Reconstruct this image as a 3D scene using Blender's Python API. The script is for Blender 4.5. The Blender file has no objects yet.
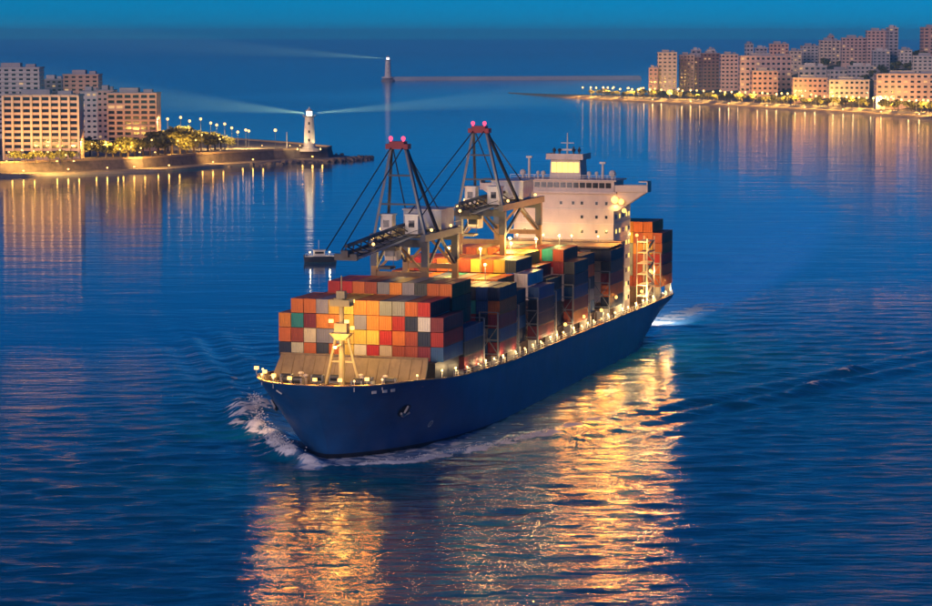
import bpy, bmesh, math, random
import numpy as np
from mathutils import Vector, Matrix
random.seed(7); rng = np.random.default_rng(5)
R_ = math.radians
SC = bpy.context.scene
COL = SC.collection
# ------------------------------------------------------------------ camera, sky, sun, exposure
W, H_IMG = 932, 606
CX, CY, HOR, F = 466.0, 303.0, 36.0, 2518.0          # photo pixels: centre, horizon row, focal length
CAMH = 75.8
TH = R_(17.2); SX, SY = -24.8, 448.0                 # ship heading and the stem's place on the water
PITCH = math.atan((CY - HOR) / F)
cam = bpy.data.cameras.new('camera'); cam_o = bpy.data.objects.new('camera', cam); COL.objects.link(cam_o)
cam_o.location = (0, 0, CAMH); cam_o.rotation_euler = (math.pi / 2 - PITCH, 0, 0)
cam.sensor_width = 36; cam.lens = 36 * F / W; cam.clip_start = 1; cam.clip_end = 80000
SC.camera = cam_o

SUN_EL, SUN_AZ = R_(12), R_(214)                      # azimuth clockwise from +Y: afterglow behind the camera, to the left
wd = bpy.data.worlds.new('World'); SC.world = wd; wd.use_nodes = True
nt = wd.node_tree; nt.nodes.clear()
sky = nt.nodes.new('ShaderNodeTexSky'); sky.sky_type = 'NISHITA'; sky.sun_disc = False
sky.sun_elevation = SUN_EL; sky.sun_rotation = SUN_AZ; sky.altitude = 50; sky.air_density = 0.6; sky.dust_density = 0.0; sky.ozone_density = 4.0
tint = nt.nodes.new('ShaderNodeMix'); tint.data_type = 'RGBA'; tint.blend_type = 'MULTIPLY'; tint.inputs[0].default_value = 1
tint.inputs[7].default_value = (0.001, 0.305, 0.575, 1)
bg = nt.nodes.new('ShaderNodeBackground'); bg.inputs[1].default_value = 0.12
wo = nt.nodes.new('ShaderNodeOutputWorld')
nt.links.new(sky.outputs[0], tint.inputs[6]); nt.links.new(tint.outputs[2], bg.inputs[0]); nt.links.new(bg.outputs[0], wo.inputs[0])

sun = bpy.data.lights.new('sun', 'SUN'); sun.energy = 1.5; sun.angle = R_(25); sun.color = (1.0, 0.70, 0.62)
sun_o = bpy.data.objects.new('sun', sun); COL.objects.link(sun_o)
sd = Vector((math.sin(SUN_AZ) * math.cos(SUN_EL), math.cos(SUN_AZ) * math.cos(SUN_EL), math.sin(SUN_EL)))
sun_o.rotation_euler = sd.to_track_quat('Z', 'Y').to_euler(); sun_o.location = sd * 300 + Vector((0, 400, 0))

vs = SC.view_settings; vs.view_transform = 'Standard'; vs.look = 'None'; vs.exposure = 0; vs.gamma = 1
SC.render.engine = 'CYCLES'; cy = SC.cycles
cy.use_denoising = True; cy.max_bounces = 4; cy.diffuse_bounces = 1; cy.glossy_bounces = 3; cy.use_adaptive_sampling = True; cy.adaptive_threshold = 0.02; cy.volume_bounces = 0
cy.sample_clamp_indirect = 6; cy.use_light_tree = True; cy.caustics_reflective = False; cy.caustics_refractive = False
cy.transparent_max_bounces = 8

# ------------------------------------------------------------------ pixels to places
def ray(x, y):
    a = (x - CX) / F; b = -(y - CY) / F
    return Vector((a, math.cos(PITCH) + b * math.sin(PITCH), -math.sin(PITCH) + b * math.cos(PITCH)))
def at_h(x, y, h=0.0):
    d = ray(x, y); return Vector((0, 0, CAMH)) + d * ((h - CAMH) / d.z)
def at_Y(x, y, Y):
    d = ray(x, y); return Vector((0, 0, CAMH)) + d * (Y / d.y)
SHIP_M = Matrix.Translation((SX, SY, 0)) @ Matrix.Rotation(-TH, 4, 'Z')      # ship frame: x to port, y aft, z up
SHIP_I = SHIP_M.inverted()
def to_ship(P): return SHIP_I @ P

# ------------------------------------------------------------------ materials
MATS = {}
def mat(name, col, rough=0.6, metal=0.0, var=0.12, scale=0.6, emit=None, estr=0.0, bump=0.0, objcol=False, dirt=0.0, spec=0.5):
    if name in MATS: return MATS[name]
    m = bpy.data.materials.new(name); m.use_nodes = True
    n = m.node_tree; b = n.nodes['Principled BSDF']
    b.inputs['Roughness'].default_value = rough; b.inputs['Metallic'].default_value = metal
    b.inputs['Specular IOR Level'].default_value = spec
    tc = n.nodes.new('ShaderNodeTexCoord')
    nz = n.nodes.new('ShaderNodeTexNoise'); nz.inputs['Scale'].default_value = scale; nz.inputs['Detail'].default_value = 6; nz.inputs['Roughness'].default_value = 0.65
    n.links.new(tc.outputs['Object'], nz.inputs['Vector'])
    mr = n.nodes.new('ShaderNodeMapRange'); mr.inputs['From Min'].default_value = 0.3; mr.inputs['From Max'].default_value = 0.7
    mr.inputs['To Min'].default_value = 1 - var; mr.inputs['To Max'].default_value = 1 + var
    n.links.new(nz.outputs['Fac'], mr.inputs['Value'])
    mx = n.nodes.new('ShaderNodeMix'); mx.data_type = 'RGBA'; mx.blend_type = 'MULTIPLY'; mx.inputs[0].default_value = 1
    if objcol:
        oi = n.nodes.new('ShaderNodeObjectInfo'); n.links.new(oi.outputs['Color'], mx.inputs[6])
    else: mx.inputs[6].default_value = (*col, 1)
    n.links.new(mr.outputs[0], mx.inputs[7])
    out = mx.outputs[2]
    if dirt > 0:
        d = n.nodes.new('ShaderNodeTexNoise'); d.inputs['Scale'].default_value = scale * 2.3; d.inputs['Detail'].default_value = 8
        mp = n.nodes.new('ShaderNodeMapping'); mp.inputs['Scale'].default_value = (1, 1, 0.2)
        n.links.new(tc.outputs['Object'], mp.inputs[0]); n.links.new(mp.outputs[0], d.inputs['Vector'])
        r2 = n.nodes.new('ShaderNodeMapRange'); r2.inputs['From Min'].default_value = 0.52; r2.inputs['From Max'].default_value = 0.72; r2.inputs['To Max'].default_value = dirt
        n.links.new(d.outputs['Fac'], r2.inputs['Value'])
        m2 = n.nodes.new('ShaderNodeMix'); m2.data_type = 'RGBA'; m2.inputs[7].default_value = (0.10, 0.05, 0.03, 1)
        n.links.new(r2.outputs[0], m2.inputs[0]); n.links.new(out, m2.inputs[6]); out = m2.outputs[2]
    n.links.new(out, b.inputs['Base Color'])
    if bump > 0:
        bp = n.nodes.new('ShaderNodeBump'); bp.inputs['Strength'].default_value = bump; bp.inputs['Distance'].default_value = 0.3
        n.links.new(nz.outputs['Fac'], bp.inputs['Height']); n.links.new(bp.outputs[0], b.inputs['Normal'])
    if emit:
        b.inputs['Emission Color'].default_value = (*emit, 1); b.inputs['Emission Strength'].default_value = estr
    MATS[name] = m; return m

WARM = (1.0, 0.58, 0.16); SOD = (1.0, 0.52, 0.10); PALE = (1.0, 0.78, 0.48)
M_HULL = mat('hull_paint', (0.012, 0.088, 0.26), 0.42, var=0.22, scale=0.12, dirt=0.16)
M_DECK = mat('deck_paint', (0.17, 0.10, 0.07), 0.7, var=0.2, scale=0.5, dirt=0.3)
M_TAN = mat('tan_paint', (0.40, 0.29, 0.18), 0.6, var=0.12, scale=0.4, dirt=0.25)
M_WHITE = mat('white_paint', (0.75, 0.70, 0.64), 0.5, var=0.08, scale=0.3, dirt=0.15)
M_CREAM = mat('cream_paint', (0.72, 0.60, 0.52), 0.5, var=0.08, scale=0.3, dirt=0.12)
M_BWK = mat('breakwater_paint', (0.23, 0.165, 0.105), 0.65, var=0.2, scale=0.5, dirt=0.4)
M_MAST = mat('mast_paint', (0.78, 0.60, 0.24), 0.5, var=0.1, dirt=0.2)
M_STEEL = mat('dark_steel', (0.06, 0.065, 0.075), 0.5, 0.3, var=0.2, dirt=0.3)
M_GREY = mat('grey_steel', (0.24, 0.25, 0.28), 0.5, 0.1, var=0.15, dirt=0.25)
M_CRANE = mat('crane_paint', (0.07, 0.09, 0.14), 0.5, var=0.15, dirt=0.2)
M_LEG = mat('crane_leg_paint', (0.34, 0.21, 0.09), 0.55, var=0.15, dirt=0.25)
M_RED = mat('red_paint', (0.35, 0.02, 0.03), 0.5, var=0.15)
M_BOX = mat('container_paint', (1, 1, 1), 0.55, var=0.16, scale=0.35, objcol=True, dirt=0.3)
M_GLASS = mat('window_glass', (0.015, 0.02, 0.03), 0.12, var=0.05)
M_LITGLASS = mat('lit_window', (0.6, 0.45, 0.2), 0.4, emit=(1.0, 0.68, 0.14), estr=1.6, var=0.2)
M_LAMP = mat('lamp_glow', (0.9, 0.8, 0.6), 0.4, emit=(1.0, .58, .17), estr=3)
M_LAMPW = mat('lamp_glow_warm', (0.9, 0.7, 0.4), 0.4, emit=(1.0, .48, .10), estr=3)
M_LAMPS = mat('street_lamp_glow', (0.9, 0.75, 0.5), 0.4, emit=(1.0, 0.56, 0.15), estr=3.4)
M_REDLAMP = mat('red_lamp_glow', (0.6, 0.05, 0.08), 0.4, emit=(1.0, 0.06, 0.14), estr=2.5)
M_BEACON = mat('beacon_glow', (1, 0.9, 0.7), 0.3, emit=(1.0, 0.86, 0.55), estr=7)
M_CONC = mat('concrete', (0.30, 0.26, 0.25), 0.85, var=0.2, scale=0.15, bump=0.3, dirt=0.3)
M_ROCK = mat('rock', (0.17, 0.14, 0.14), 0.9, var=0.35, scale=0.3, bump=0.8)
M_SAND = mat('sand', (0.38, 0.28, 0.20), 0.9, var=0.15, scale=0.08)
M_EARTH = mat('hill_earth', (0.07, 0.075, 0.055), 0.95, var=0.4, scale=0.03)
M_PAVE = mat('pavement', (0.26, 0.23, 0.20), 0.85, var=0.2, scale=0.1)
M_LEAF = mat('foliage', (0.12, 0.12, 0.03), 0.7, var=0.45, scale=0.5)
M_BARK = mat('bark', (0.10, 0.07, 0.05), 0.9, var=0.3)

# ------------------------------------------------------------------ mesh builder
class MB:
    def __init__(s): s.v = []; s.f = []; s.mi = []
    def add(s, vs, fs, mi=0):
        o = len(s.v); s.v += [tuple(v) for v in vs]; s.f += [tuple(i + o for i in f) for f in fs]; s.mi += [mi] * len(fs); return s
    def box(s, x0, x1, y0, y1, z0, z1, mi=0):
        return s.add([(x0, y0, z0), (x1, y0, z0), (x1, y1, z0), (x0, y1, z0), (x0, y0, z1), (x1, y0, z1), (x1, y1, z1), (x0, y1, z1)],
                     [(0, 3, 2, 1), (4, 5, 6, 7), (0, 1, 5, 4), (1, 2, 6, 5), (2, 3, 7, 6), (3, 0, 4, 7)], mi)
    def hexa(s, b, t, mi=0):            # four bottom and four top corners
        return s.add(list(b) + list(t), [(0, 3, 2, 1), (4, 5, 6, 7), (0, 1, 5, 4), (1, 2, 6, 5), (2, 3, 7, 6), (3, 0, 4, 7)], mi)
    def beam(s, a, b, w, h=None, mi=0):
        a = Vector(a); b = Vector(b); h = h or w; d = (b - a).normalized()
        u = d.cross(Vector((0, 0, 1)))
        if u.length < 1e-3: u = Vector((1, 0, 0))
        u.normalize(); v = u.cross(d)
        c = [u * (w / 2 * i) + v * (h / 2 * j) for i, j in ((-1, -1), (1, -1), (1, 1), (-1, 1))]
        return s.add([a + k for k in c] + [b + k for k in c], [(3, 2, 1, 0), (4, 5, 6, 7), (0, 1, 5, 4), (1, 2, 6, 5), (2, 3, 7, 6), (3, 0, 4, 7)], mi)
    def tube(s, a, b, r0, r1=None, n=8, mi=0):
        a = Vector(a); b = Vector(b); r1 = r0 if r1 is None else r1; d = (b - a).normalized()
        u = d.cross(Vector((0, 0, 1)))
        if u.length < 1e-3: u = Vector((1, 0, 0))
        u.normalize(); v = u.cross(d); V = []
        for c, r in ((a, r0), (b, r1)):
            for k in range(n):
                t = 2 * math.pi * k / n; V.append(c + u * (r * math.cos(t)) + v * (r * math.sin(t)))
        return s.add(V, [(k, (k + 1) % n, n + (k + 1) % n, n + k) for k in range(n)] + [tuple(range(n))[::-1], tuple(range(n, 2 * n))], mi)
    def ball(s, c, r, n=8, m=5, sz=1.0, mi=0):
        c = Vector(c); V = [c + Vector((0, 0, -r * sz))]; Fc = []
        for i in range(1, m):
            t = -math.pi / 2 + math.pi * i / m
            for k in range(n):
                p = 2 * math.pi * k / n; V.append(c + Vector((r * math.cos(t) * math.cos(p), r * math.cos(t) * math.sin(p), r * sz * math.sin(t))))
        V.append(c + Vector((0, 0, r * sz))); L = len(V) - 1
        for k in range(n): Fc.append((0, 1 + (k + 1) % n, 1 + k)); Fc.append((L, L - n + k, L - n + (k + 1) % n))
        for i in range(m - 2):
            for k in range(n):
                a = 1 + i * n + k; b = 1 + i * n + (k + 1) % n; Fc.append((a, b, b + n, a + n))
        return s.add(V, Fc, mi)
    def lathe(s, prof, c=(0, 0), n=16, mi=0):
        V = []; Fc = []
        for r, z in prof:
            for k in range(n):
                t = 2 * math.pi * k / n; V.append((c[0] + r * math.cos(t), c[1] + r * math.sin(t), z))
        for i in range(len(prof) - 1):
            for k in range(n): Fc.append((i * n + k, i * n + (k + 1) % n, (i + 1) * n + (k + 1) % n, (i + 1) * n + k))
        Fc.append(tuple(range(n))[::-1]); Fc.append(tuple(range((len(prof) - 1) * n, len(prof) * n)))
        return s.add(V, Fc, mi)
    def mesh(s, name, mats, smooth=False):
        me = bpy.data.meshes.new(name); me.from_pydata(s.v, [], s.f)
        for m in (mats if isinstance(mats, (list, tuple)) else [mats]): me.materials.append(m)
        if any(s.mi): me.polygons.foreach_set('material_index', s.mi)
        if smooth: me.polygons.foreach_set('use_smooth', [True] * len(me.polygons))
        me.update(); return me
    def build(s, name, mats, parent=None, smooth=False, loc=None):
        o = bpy.data.objects.new(name, s.mesh(name, mats, smooth)); COL.objects.link(o)
        if parent: o.parent = parent
        if loc is not None: o.location = loc
        return o
def post_lamp(name, p, s_, z0, z, r_, m, parent, box=False):
    b = MB().box(p - .35, p + .35, s_ - .22, s_ + .22, z - .28, z + .28) if box else MB().ball((p, s_, z), r_, 8, 5)
    o = b.build(name, m, parent); MB().tube((p, s_, z0), (p, s_, z - .2), .09, n=6).build('lamp_post', MATS['grey_steel'], o); return o
def inst(name, me, parent=None, loc=(0, 0, 0), rz=0.0, sc=None):
    o = bpy.data.objects.new(name, me); COL.objects.link(o); o.parent = parent; o.location = loc; o.rotation_euler = (0, 0, rz)
    if sc: o.scale = sc
    return o
def empty(name, loc=(0, 0, 0), rz=0.0):
    o = bpy.data.objects.new(name, None); COL.objects.link(o); o.location = loc; o.rotation_euler = (0, 0, rz); o.empty_display_size = 0.5; return o
def tag(o, label, cat, group=None):
    o['label'] = label; o['category'] = cat
    if group: o['group'] = group
    return o
def point(name, loc, power, col=WARM, r=0.25, parent=None):
    l = bpy.data.lights.new(name, 'POINT'); l.energy = power; l.color = col; l.shadow_soft_size = r
    o = bpy.data.objects.new(name, l); COL.objects.link(o); o.location = loc; o.parent = parent; return o
def spot(name, loc, tgt, power, deg, col=WARM, r=0.3, blend=0.5, parent=None):
    l = bpy.data.lights.new(name, 'SPOT'); l.energy = power; l.color = col; l.shadow_soft_size = r; l.spot_size = R_(deg); l.spot_blend = blend
    o = bpy.data.objects.new(name, l); COL.objects.link(o); o.location = loc; o.parent = parent
    o.rotation_euler = (Vector(tgt) - Vector(loc)).to_track_quat('-Z', 'Y').to_euler(); return o

# ------------------------------------------------------------------ hull form
SEND = 214.0; BMAX = 16.9
def sheer(s):
    return float(np.interp(s, [-10, 4, 14, 28, 60, 150, 214], [14.6, 14.3, 13.4, 12.3, 11.0, 10.2, 9.6]))
def stem(h): return float(np.interp(h, [-4, 0, 3, 6, 10, 15], [1.5, 0, -0.8, -2.6, -5.6, -9.8]))
def stern(h): return float(np.interp(h, [-4, 0, 3, 5, 15], [196, 206, 211, 213.5, 214]))
def hb(s, h):
    t = min(max(h / 14.6, 0), 1); t = t ** 0.75
    Le = 58 + (31 - 58) * t; n = 2.0 + 0.5 * t; m = 1.45 + 1.05 * t
    x = min(max((stem(h) + Le - s) / Le, 0), 1)
    b = BMAX * (max(1 - x ** n, 0)) ** (1 / m)
    k = min(max((s - (stern(h) - 45)) / 45, 0), 1); low = min(max(1 - h / 9.0, 0), 1)
    return b * (1 - k ** 2 * (0.05 + 0.5 * low))
# ------------------------------------------------------------------ water
def axis(knots):
    a = [knots[0][0]]
    for (x0, st), (x1, _) in zip(knots[:-1], knots[1:]):
        n = max(1, int(round((x1 - x0) / st))); a += list(np.linspace(x0, x1, n + 1)[1:])
    return np.array(a)
def geo(a0, a1, n): return np.geomspace(a0, a1, n)
gs = np.concatenate([-geo(60000, 400, 14), axis([(-300, 8), (-150, 0.9), (330, 4), (1400, 12), (2600, 40), (5000, 1)][:-1]), geo(5200, 60000, 16)])
gp = np.concatenate([-geo(60000, 900, 16), axis([(-800, 12), (-300, 4), (-95, 0.85), (125, 4), (420, 12), (900, 12)]), geo(1000, 60000, 16)])
S, P = np.meshgrid(gs, gp, indexing='ij')
ct, st_ = math.cos(TH), math.sin(TH)
WX = SX + P * ct + S * st_; WY = SY - P * st_ + S * ct
Z = np.zeros_like(S)
fine = np.clip((S + 170) / 30, 0, 1) * np.clip((330 - S) / 190, 0, 1) * np.clip((P + 96) / 60, 0, 1) * np.clip((126 - P) / 60, 0, 1)
for i in range(46):
    lam = 3.2 * (13 / 3.2) ** (i / 45); k = 2 * math.pi / lam
    an = R_(-78) + rng.normal() * 0.38; amp = 0.0026 * lam
    Z += amp * np.sin(k * (WX * math.cos(an) + WY * math.sin(an)) + rng.uniform(0, 6.28))
Z *= fine
# the ship's own waves and foam
bwl = np.vectorize(lambda s: hb(s, 0.0) if 0 <= s <= 206 else 0.0)(gs)[:, None]
def gauss(x, w): return np.exp(-(x / w) ** 2)
def nz2(x, y, sc, seed, octv=4):
    r = np.random.default_rng(seed); t = np.zeros_like(x); a = 1.0; tot = 0
    for o in range(octv):
        for j in range(5):
            an = r.uniform(0, 6.28); ph = r.uniform(0, 6.28); kk = r.uniform(0.7, 1.4) * 6.28 / sc
            t += a * np.sin(kk * (x * math.cos(an) + y * math.sin(an)) + ph + 1.3 * np.sin(kk * 0.6 * (x * math.sin(an * 2.1) + y * math.cos(an * 1.7)) + ph * 2))
        tot += a * 2.2; a *= 0.6; sc *= 0.5
    return t / tot
N1 = nz2(S, P, 9, 1); N2 = nz2(S, P, 22, 2); N3 = nz2(S, P, 4, 3)
foam = np.zeros_like(S); aer = np.zeros_like(S)
for sgn in (1, -1):
    d = sgn * P - bwl; on = (S > -10.5) & (S < 206)
    if sgn > 0: cp = np.interp(gs, [-10, -8.5, -7, -4, 0, 26, 51, 85, 206], [0, 1.5, 6, 12, 16.5, 26, 32, 38, 60])
    else: cp = np.interp(gs, [-8, -6.5, -4, 0, 17, 25, 48, 68, 206], [0, 2, 6, 9.5, 18.5, 24, 34, 42, 98])
    crest = cp[:, None] + 0.9 * N2 + 0.5 * N1; e = sgn * P - crest; Sp = np.clip(S, 0, 999)
    fade = np.exp(-Sp / (30 if sgn > 0 else 42)) * np.clip((S + 10) / 6, 0, 1)
    w = 1.3 + 0.020 * Sp
    Z += np.where(on, (0.8 if sgn > 0 else 2.3) * fade * gauss(e + w, w * 2.4) * (1 + 0.4 * N1), 0)
    foam = np.maximum(foam, np.where(on, (1.55 if sgn > 0 else 1.45) * gauss(e, w) * np.exp(-Sp / (70 if sgn > 0 else 60)) * (0.95 + 1.0 * N1), 0))
    inside = np.clip(0.5 - e / (1.6 + 0.03 * Sp), 0, 1) * (d > -2.5)
    back_ = np.exp(-np.clip(-e - 7, 0, 999) / 10) if sgn < 0 else 1.0
    aer = np.maximum(aer, np.where(on, inside * back_ * np.exp(-np.clip(S - 14, 0, 999) / (30 if sgn > 0 else 26)) * (0.9 + 0.4 * N2), 0))
    foam = np.maximum(foam, np.where(on & (d > -2), inside * (0.95 if sgn > 0 else 0.78) * (0.7 + 0.9 * N3 + 0.5 * N1) * np.exp(-np.clip(S - 6, 0, 999) / (44 if sgn > 0 else 16)), 0))
    foam = np.maximum(foam, np.where(on & (d > -1), 0.8 * gauss(d, 0.7 + 0.010 * Sp) * (0.6 + 0.8 * N3) * np.exp(-np.clip(S - 30, 0, 999) / 60), 0))
# diverging bow-wave crests with a few breaking tops
def caps(pts, w=1.1, lw=3.0, amp=1.0, ang=0.5, up=0.35):
    global foam, Z
    for s0, p0, k in pts:
        ds = S - s0; dp = P - p0; c_, s_ = math.cos(ang), math.sin(ang)
        a = ds * c_ + dp * s_; b = -ds * s_ + dp * c_
        g = gauss(a, lw * k) * gauss(b + 0.5 * np.sin(a * 0.9), w * k); foam = np.maximum(foam, amp * g * (0.9 + 0.8 * N3)); Z = Z + up * k * g
caps([(24, -24, 1.5), (40, -33, 1.9), (50, -38, 1.6), (52, -33, 1.7), (60, -37, 1.3), (66, -33.5, 1.5), (30, -30, 1.2)], ang=-0.35, w=1.5, lw=3.4, amp=1.35, up=0.9)
caps([(75, -48.8, 1.0), (95.4, -58, 0.9), (110, -64, 0.6), (142, -77, 0.5), (60, -42, 0.8)], ang=-0.45)
caps([(120.8, 67.5, 2.3), (149.5, 70.9, 1.9), (126, 65, .7), (95, 56.6, 0.55), (100, 60, .4), (84, 50, 0.5), (165, 75, .4), (178, 79, .35)], ang=0.28, w=0.9)
ridge = lambda p0, sl, k, sg: k * np.sin((P * sg - p0 - sl * S) * 2 * math.pi / 11) * gauss(P * sg - p0 - sl * S, 11) * np.clip((S - 20) / 40, 0, 1) * np.clip((240 - S) / 80, 0, 1)
Z += ridge(18, 0.40, 0.40, 1) + ridge(6, 0.55, 0.45, -1)
# stern wash and the long turning wake
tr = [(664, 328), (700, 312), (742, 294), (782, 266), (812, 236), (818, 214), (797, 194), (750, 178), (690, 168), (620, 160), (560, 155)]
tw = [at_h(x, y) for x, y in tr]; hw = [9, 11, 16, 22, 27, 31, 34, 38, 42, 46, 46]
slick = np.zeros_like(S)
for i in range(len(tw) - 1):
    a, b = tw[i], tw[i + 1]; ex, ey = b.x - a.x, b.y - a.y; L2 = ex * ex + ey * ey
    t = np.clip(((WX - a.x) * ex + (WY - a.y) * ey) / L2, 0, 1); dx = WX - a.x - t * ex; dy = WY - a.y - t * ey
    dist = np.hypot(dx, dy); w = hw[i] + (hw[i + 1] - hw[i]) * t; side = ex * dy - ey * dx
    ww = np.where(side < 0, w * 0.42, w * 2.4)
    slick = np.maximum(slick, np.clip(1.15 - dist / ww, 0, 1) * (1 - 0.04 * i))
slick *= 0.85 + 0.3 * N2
foam = np.maximum(foam, gauss(P - 6 - 0.09 * (S - 206), 4.0 + 0.03 * np.clip(S - 206, 0, 200)) * np.clip((S - 204) / 6, 0, 1) * np.exp(-np.clip(S - 268, 0, 999) / 22) * (0.85 + 0.7 * N1) * 1.2)
foam = np.clip(foam * 1.15, 0, 1.4); aer = np.clip(aer, 0, 1); slick = np.clip(slick, 0, 1)
def seg_dist(pts):
    D = np.full(S.shape, 1e9)
    for a, b in zip(pts[:-1], pts[1:]):
        ex, ey = b.x - a.x, b.y - a.y; t = np.clip(((WX - a.x) * ex + (WY - a.y) * ey) / (ex * ex + ey * ey), 0, 1); D = np.minimum(D, np.hypot(WX - a.x - t * ex, WY - a.y - t * ey))
    return D
dl = seg_dist([at_h(x, y) for x, y in ((-220, 190), (0, 178), (160, 172), (290, 163), (349, 160.5))]); dr = seg_dist([at_h(x, y) for x, y in ((508, 93.2), (600, 100), (780, 109.5), (932, 119), (1300, 150))])
calm = np.maximum(np.clip((330 - dl) / 210, 0, 1), np.clip((620 - dr) / 420, 0, 1)); lee = np.clip((20 - WX) / 110, 0, 1)                  # the lee of the headland is smoother than the fairway
calm = np.maximum(0.9 * calm, (lee * np.clip((WY - 330) / 300, 0, 1) + (1 - lee) * np.clip((WY - 420) / 380, 0, 1)) * (0.45 + 0.47 * np.clip((3000 - WY) / 1200, 0, 1))); calm = calm * calm * (3 - 2 * calm)      # sheltered water along the shores
ns, npp = S.shape
idx = np.arange(ns * npp).reshape(ns, npp)
quads = np.stack([idx[:-1, :-1], idx[:-1, 1:], idx[1:, 1:], idx[1:, :-1]], -1).reshape(-1, 4)
me = bpy.data.meshes.new('sea_water'); me.vertices.add(ns * npp); me.loops.add(quads.size); me.polygons.add(len(quads))
me.vertices.foreach_set('co', np.stack([WX, WY, Z], -1).astype(np.float32).ravel())
me.loops.foreach_set('vertex_index', quads.astype(np.int32).ravel())
me.polygons.foreach_set('loop_start', np.arange(0, quads.size, 4, dtype=np.int32)); me.polygons.foreach_set('loop_total', np.full(len(quads), 4, np.int32))
me.polygons.foreach_set('use_smooth', np.ones(len(quads), bool)); me.update(); me.validate()
for nm, arr in (('foam', foam), ('aerated', aer), ('slick', slick), ('calm', calm)):
    at = me.attributes.new(nm, 'FLOAT', 'POINT'); at.data.foreach_set('value', arr.astype(np.float32).ravel())
def water_material():
    m = bpy.data.materials.new('sea_water'); m.use_nodes = True; n = m.node_tree; b = n.nodes['Principled BSDF']; L = n.links.new
    tc = n.nodes.new('ShaderNodeTexCoord')
    def noise(sx, sy, sc, det, rz=0.0, dist=0.0):
        mp = n.nodes.new('ShaderNodeMapping'); mp.inputs['Scale'].default_value = (sx, sy, 1); mp.inputs['Rotation'].default_value = (0, 0, rz)
        t = n.nodes.new('ShaderNodeTexNoise'); t.inputs['Scale'].default_value = sc; t.inputs['Detail'].default_value = det; t.inputs['Roughness'].default_value = 0.6; t.inputs['Distortion'].default_value = dist
        L(tc.outputs['Object'], mp.inputs[0]); L(mp.outputs[0], t.inputs['Vector']); return t.outputs['Fac']
    def math_(op, a, b_=None, c=None):
        q = n.nodes.new('ShaderNodeMath'); q.operation = op
        for i, v in enumerate((a, b_, c)):
            if v is None: continue
            if hasattr(v, 'is_output'): L(v, q.inputs[i])
            else: q.inputs[i].default_value = v
        return q.outputs[0]
    def attr(nm):
        a = n.nodes.new('ShaderNodeAttribute'); a.attribute_name = nm; return a.outputs['Fac']
    n1 = noise(0.22, 0.70, 0.75, 4, 0.10, 0.3); n2 = noise(0.4, 1.0, 0.16, 2, -0.15); n3 = noise(1, 1, 0.016, 2, 0.3)
    n4 = noise(0.30, 1.0, 0.055, 3, 0.04)
    calm = math_('MULTIPLY', math_('SUBTRACT', 1.0, math_('MULTIPLY', attr('slick'), 0.75)), math_('SUBTRACT', 1.0, math_('MULTIPLY', attr('calm'), 0.93)))
    hgt = math_('ADD', math_('MULTIPLY', math_('ADD', math_('MULTIPLY', n1, 0.55), math_('MULTIPLY', n2, 0.9)), calm), math_('MULTIPLY', math_('MULTIPLY', n4, 0.95), math_('SUBTRACT', 1.0, math_('MULTIPLY', attr('calm'), 0.70))))
    gust = math_('MULTIPLY_ADD', n3, 0.9, 0.45)
    bp = n.nodes.new('ShaderNodeBump'); bp.inputs['Distance'].default_value = 1.0
    L(math_('MULTIPLY', gust, 0.85), bp.inputs['Strength']); L(hgt, bp.inputs['Height'])
    L(bp.outputs[0], b.inputs['Normal'])
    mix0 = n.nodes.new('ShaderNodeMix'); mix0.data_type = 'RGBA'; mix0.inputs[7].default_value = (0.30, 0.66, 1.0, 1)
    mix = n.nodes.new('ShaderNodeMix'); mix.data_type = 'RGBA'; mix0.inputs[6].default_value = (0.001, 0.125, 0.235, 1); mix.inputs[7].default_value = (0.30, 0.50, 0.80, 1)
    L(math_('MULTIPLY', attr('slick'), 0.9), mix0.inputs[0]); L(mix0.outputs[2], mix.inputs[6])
    tur = math_('MULTIPLY', attr('aerated'), 0.85)
    L(tur, mix.inputs[0])
    fb = noise(1, 1, 0.9, 4, 0.0, 0.6)
    fm = n.nodes.new('ShaderNodeMapRange'); fm.interpolation_type = 'SMOOTHSTEP'; fm.inputs['From Min'].default_value = 0.42; fm.inputs['From Max'].default_value = 0.78
    L(math_('ADD', math_('MULTIPLY', attr('foam'), 0.72), math_('MULTIPLY', math_('SUBTRACT', fb, 0.5), 0.9)), fm.inputs['Value'])
    fgate = math_('MULTIPLY', fm.outputs[0], math_('MINIMUM', math_('MULTIPLY', attr('foam'), 4.0), 1.0))
    mix2 = n.nodes.new('ShaderNodeMix'); mix2.data_type = 'RGBA'; mix2.inputs[7].default_value = (0.88, 0.90, 0.92, 1)
    L(fgate, mix2.inputs[0]); L(mix.outputs[2], mix2.inputs[6]); L(mix2.outputs[2], b.inputs['Base Color'])
    L(math_('MULTIPLY_ADD', fgate, 0.55, math_('MULTIPLY_ADD', attr('calm'), -0.06, 0.11)), b.inputs['Roughness'])
    b.inputs['Specular Tint'].default_value = (0.62, 0.90, 1.0, 1); b.inputs['IOR'].default_value = 1.333; b.inputs['Specular IOR Level'].default_value = 0.5
    return m
me.materials.append(water_material())
water = bpy.data.objects.new('sea_water', me); COL.objects.link(water); water['kind'] = 'structure'
water['label'] = 'dark blue rippled sea with bow waves and a curving wake'

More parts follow.
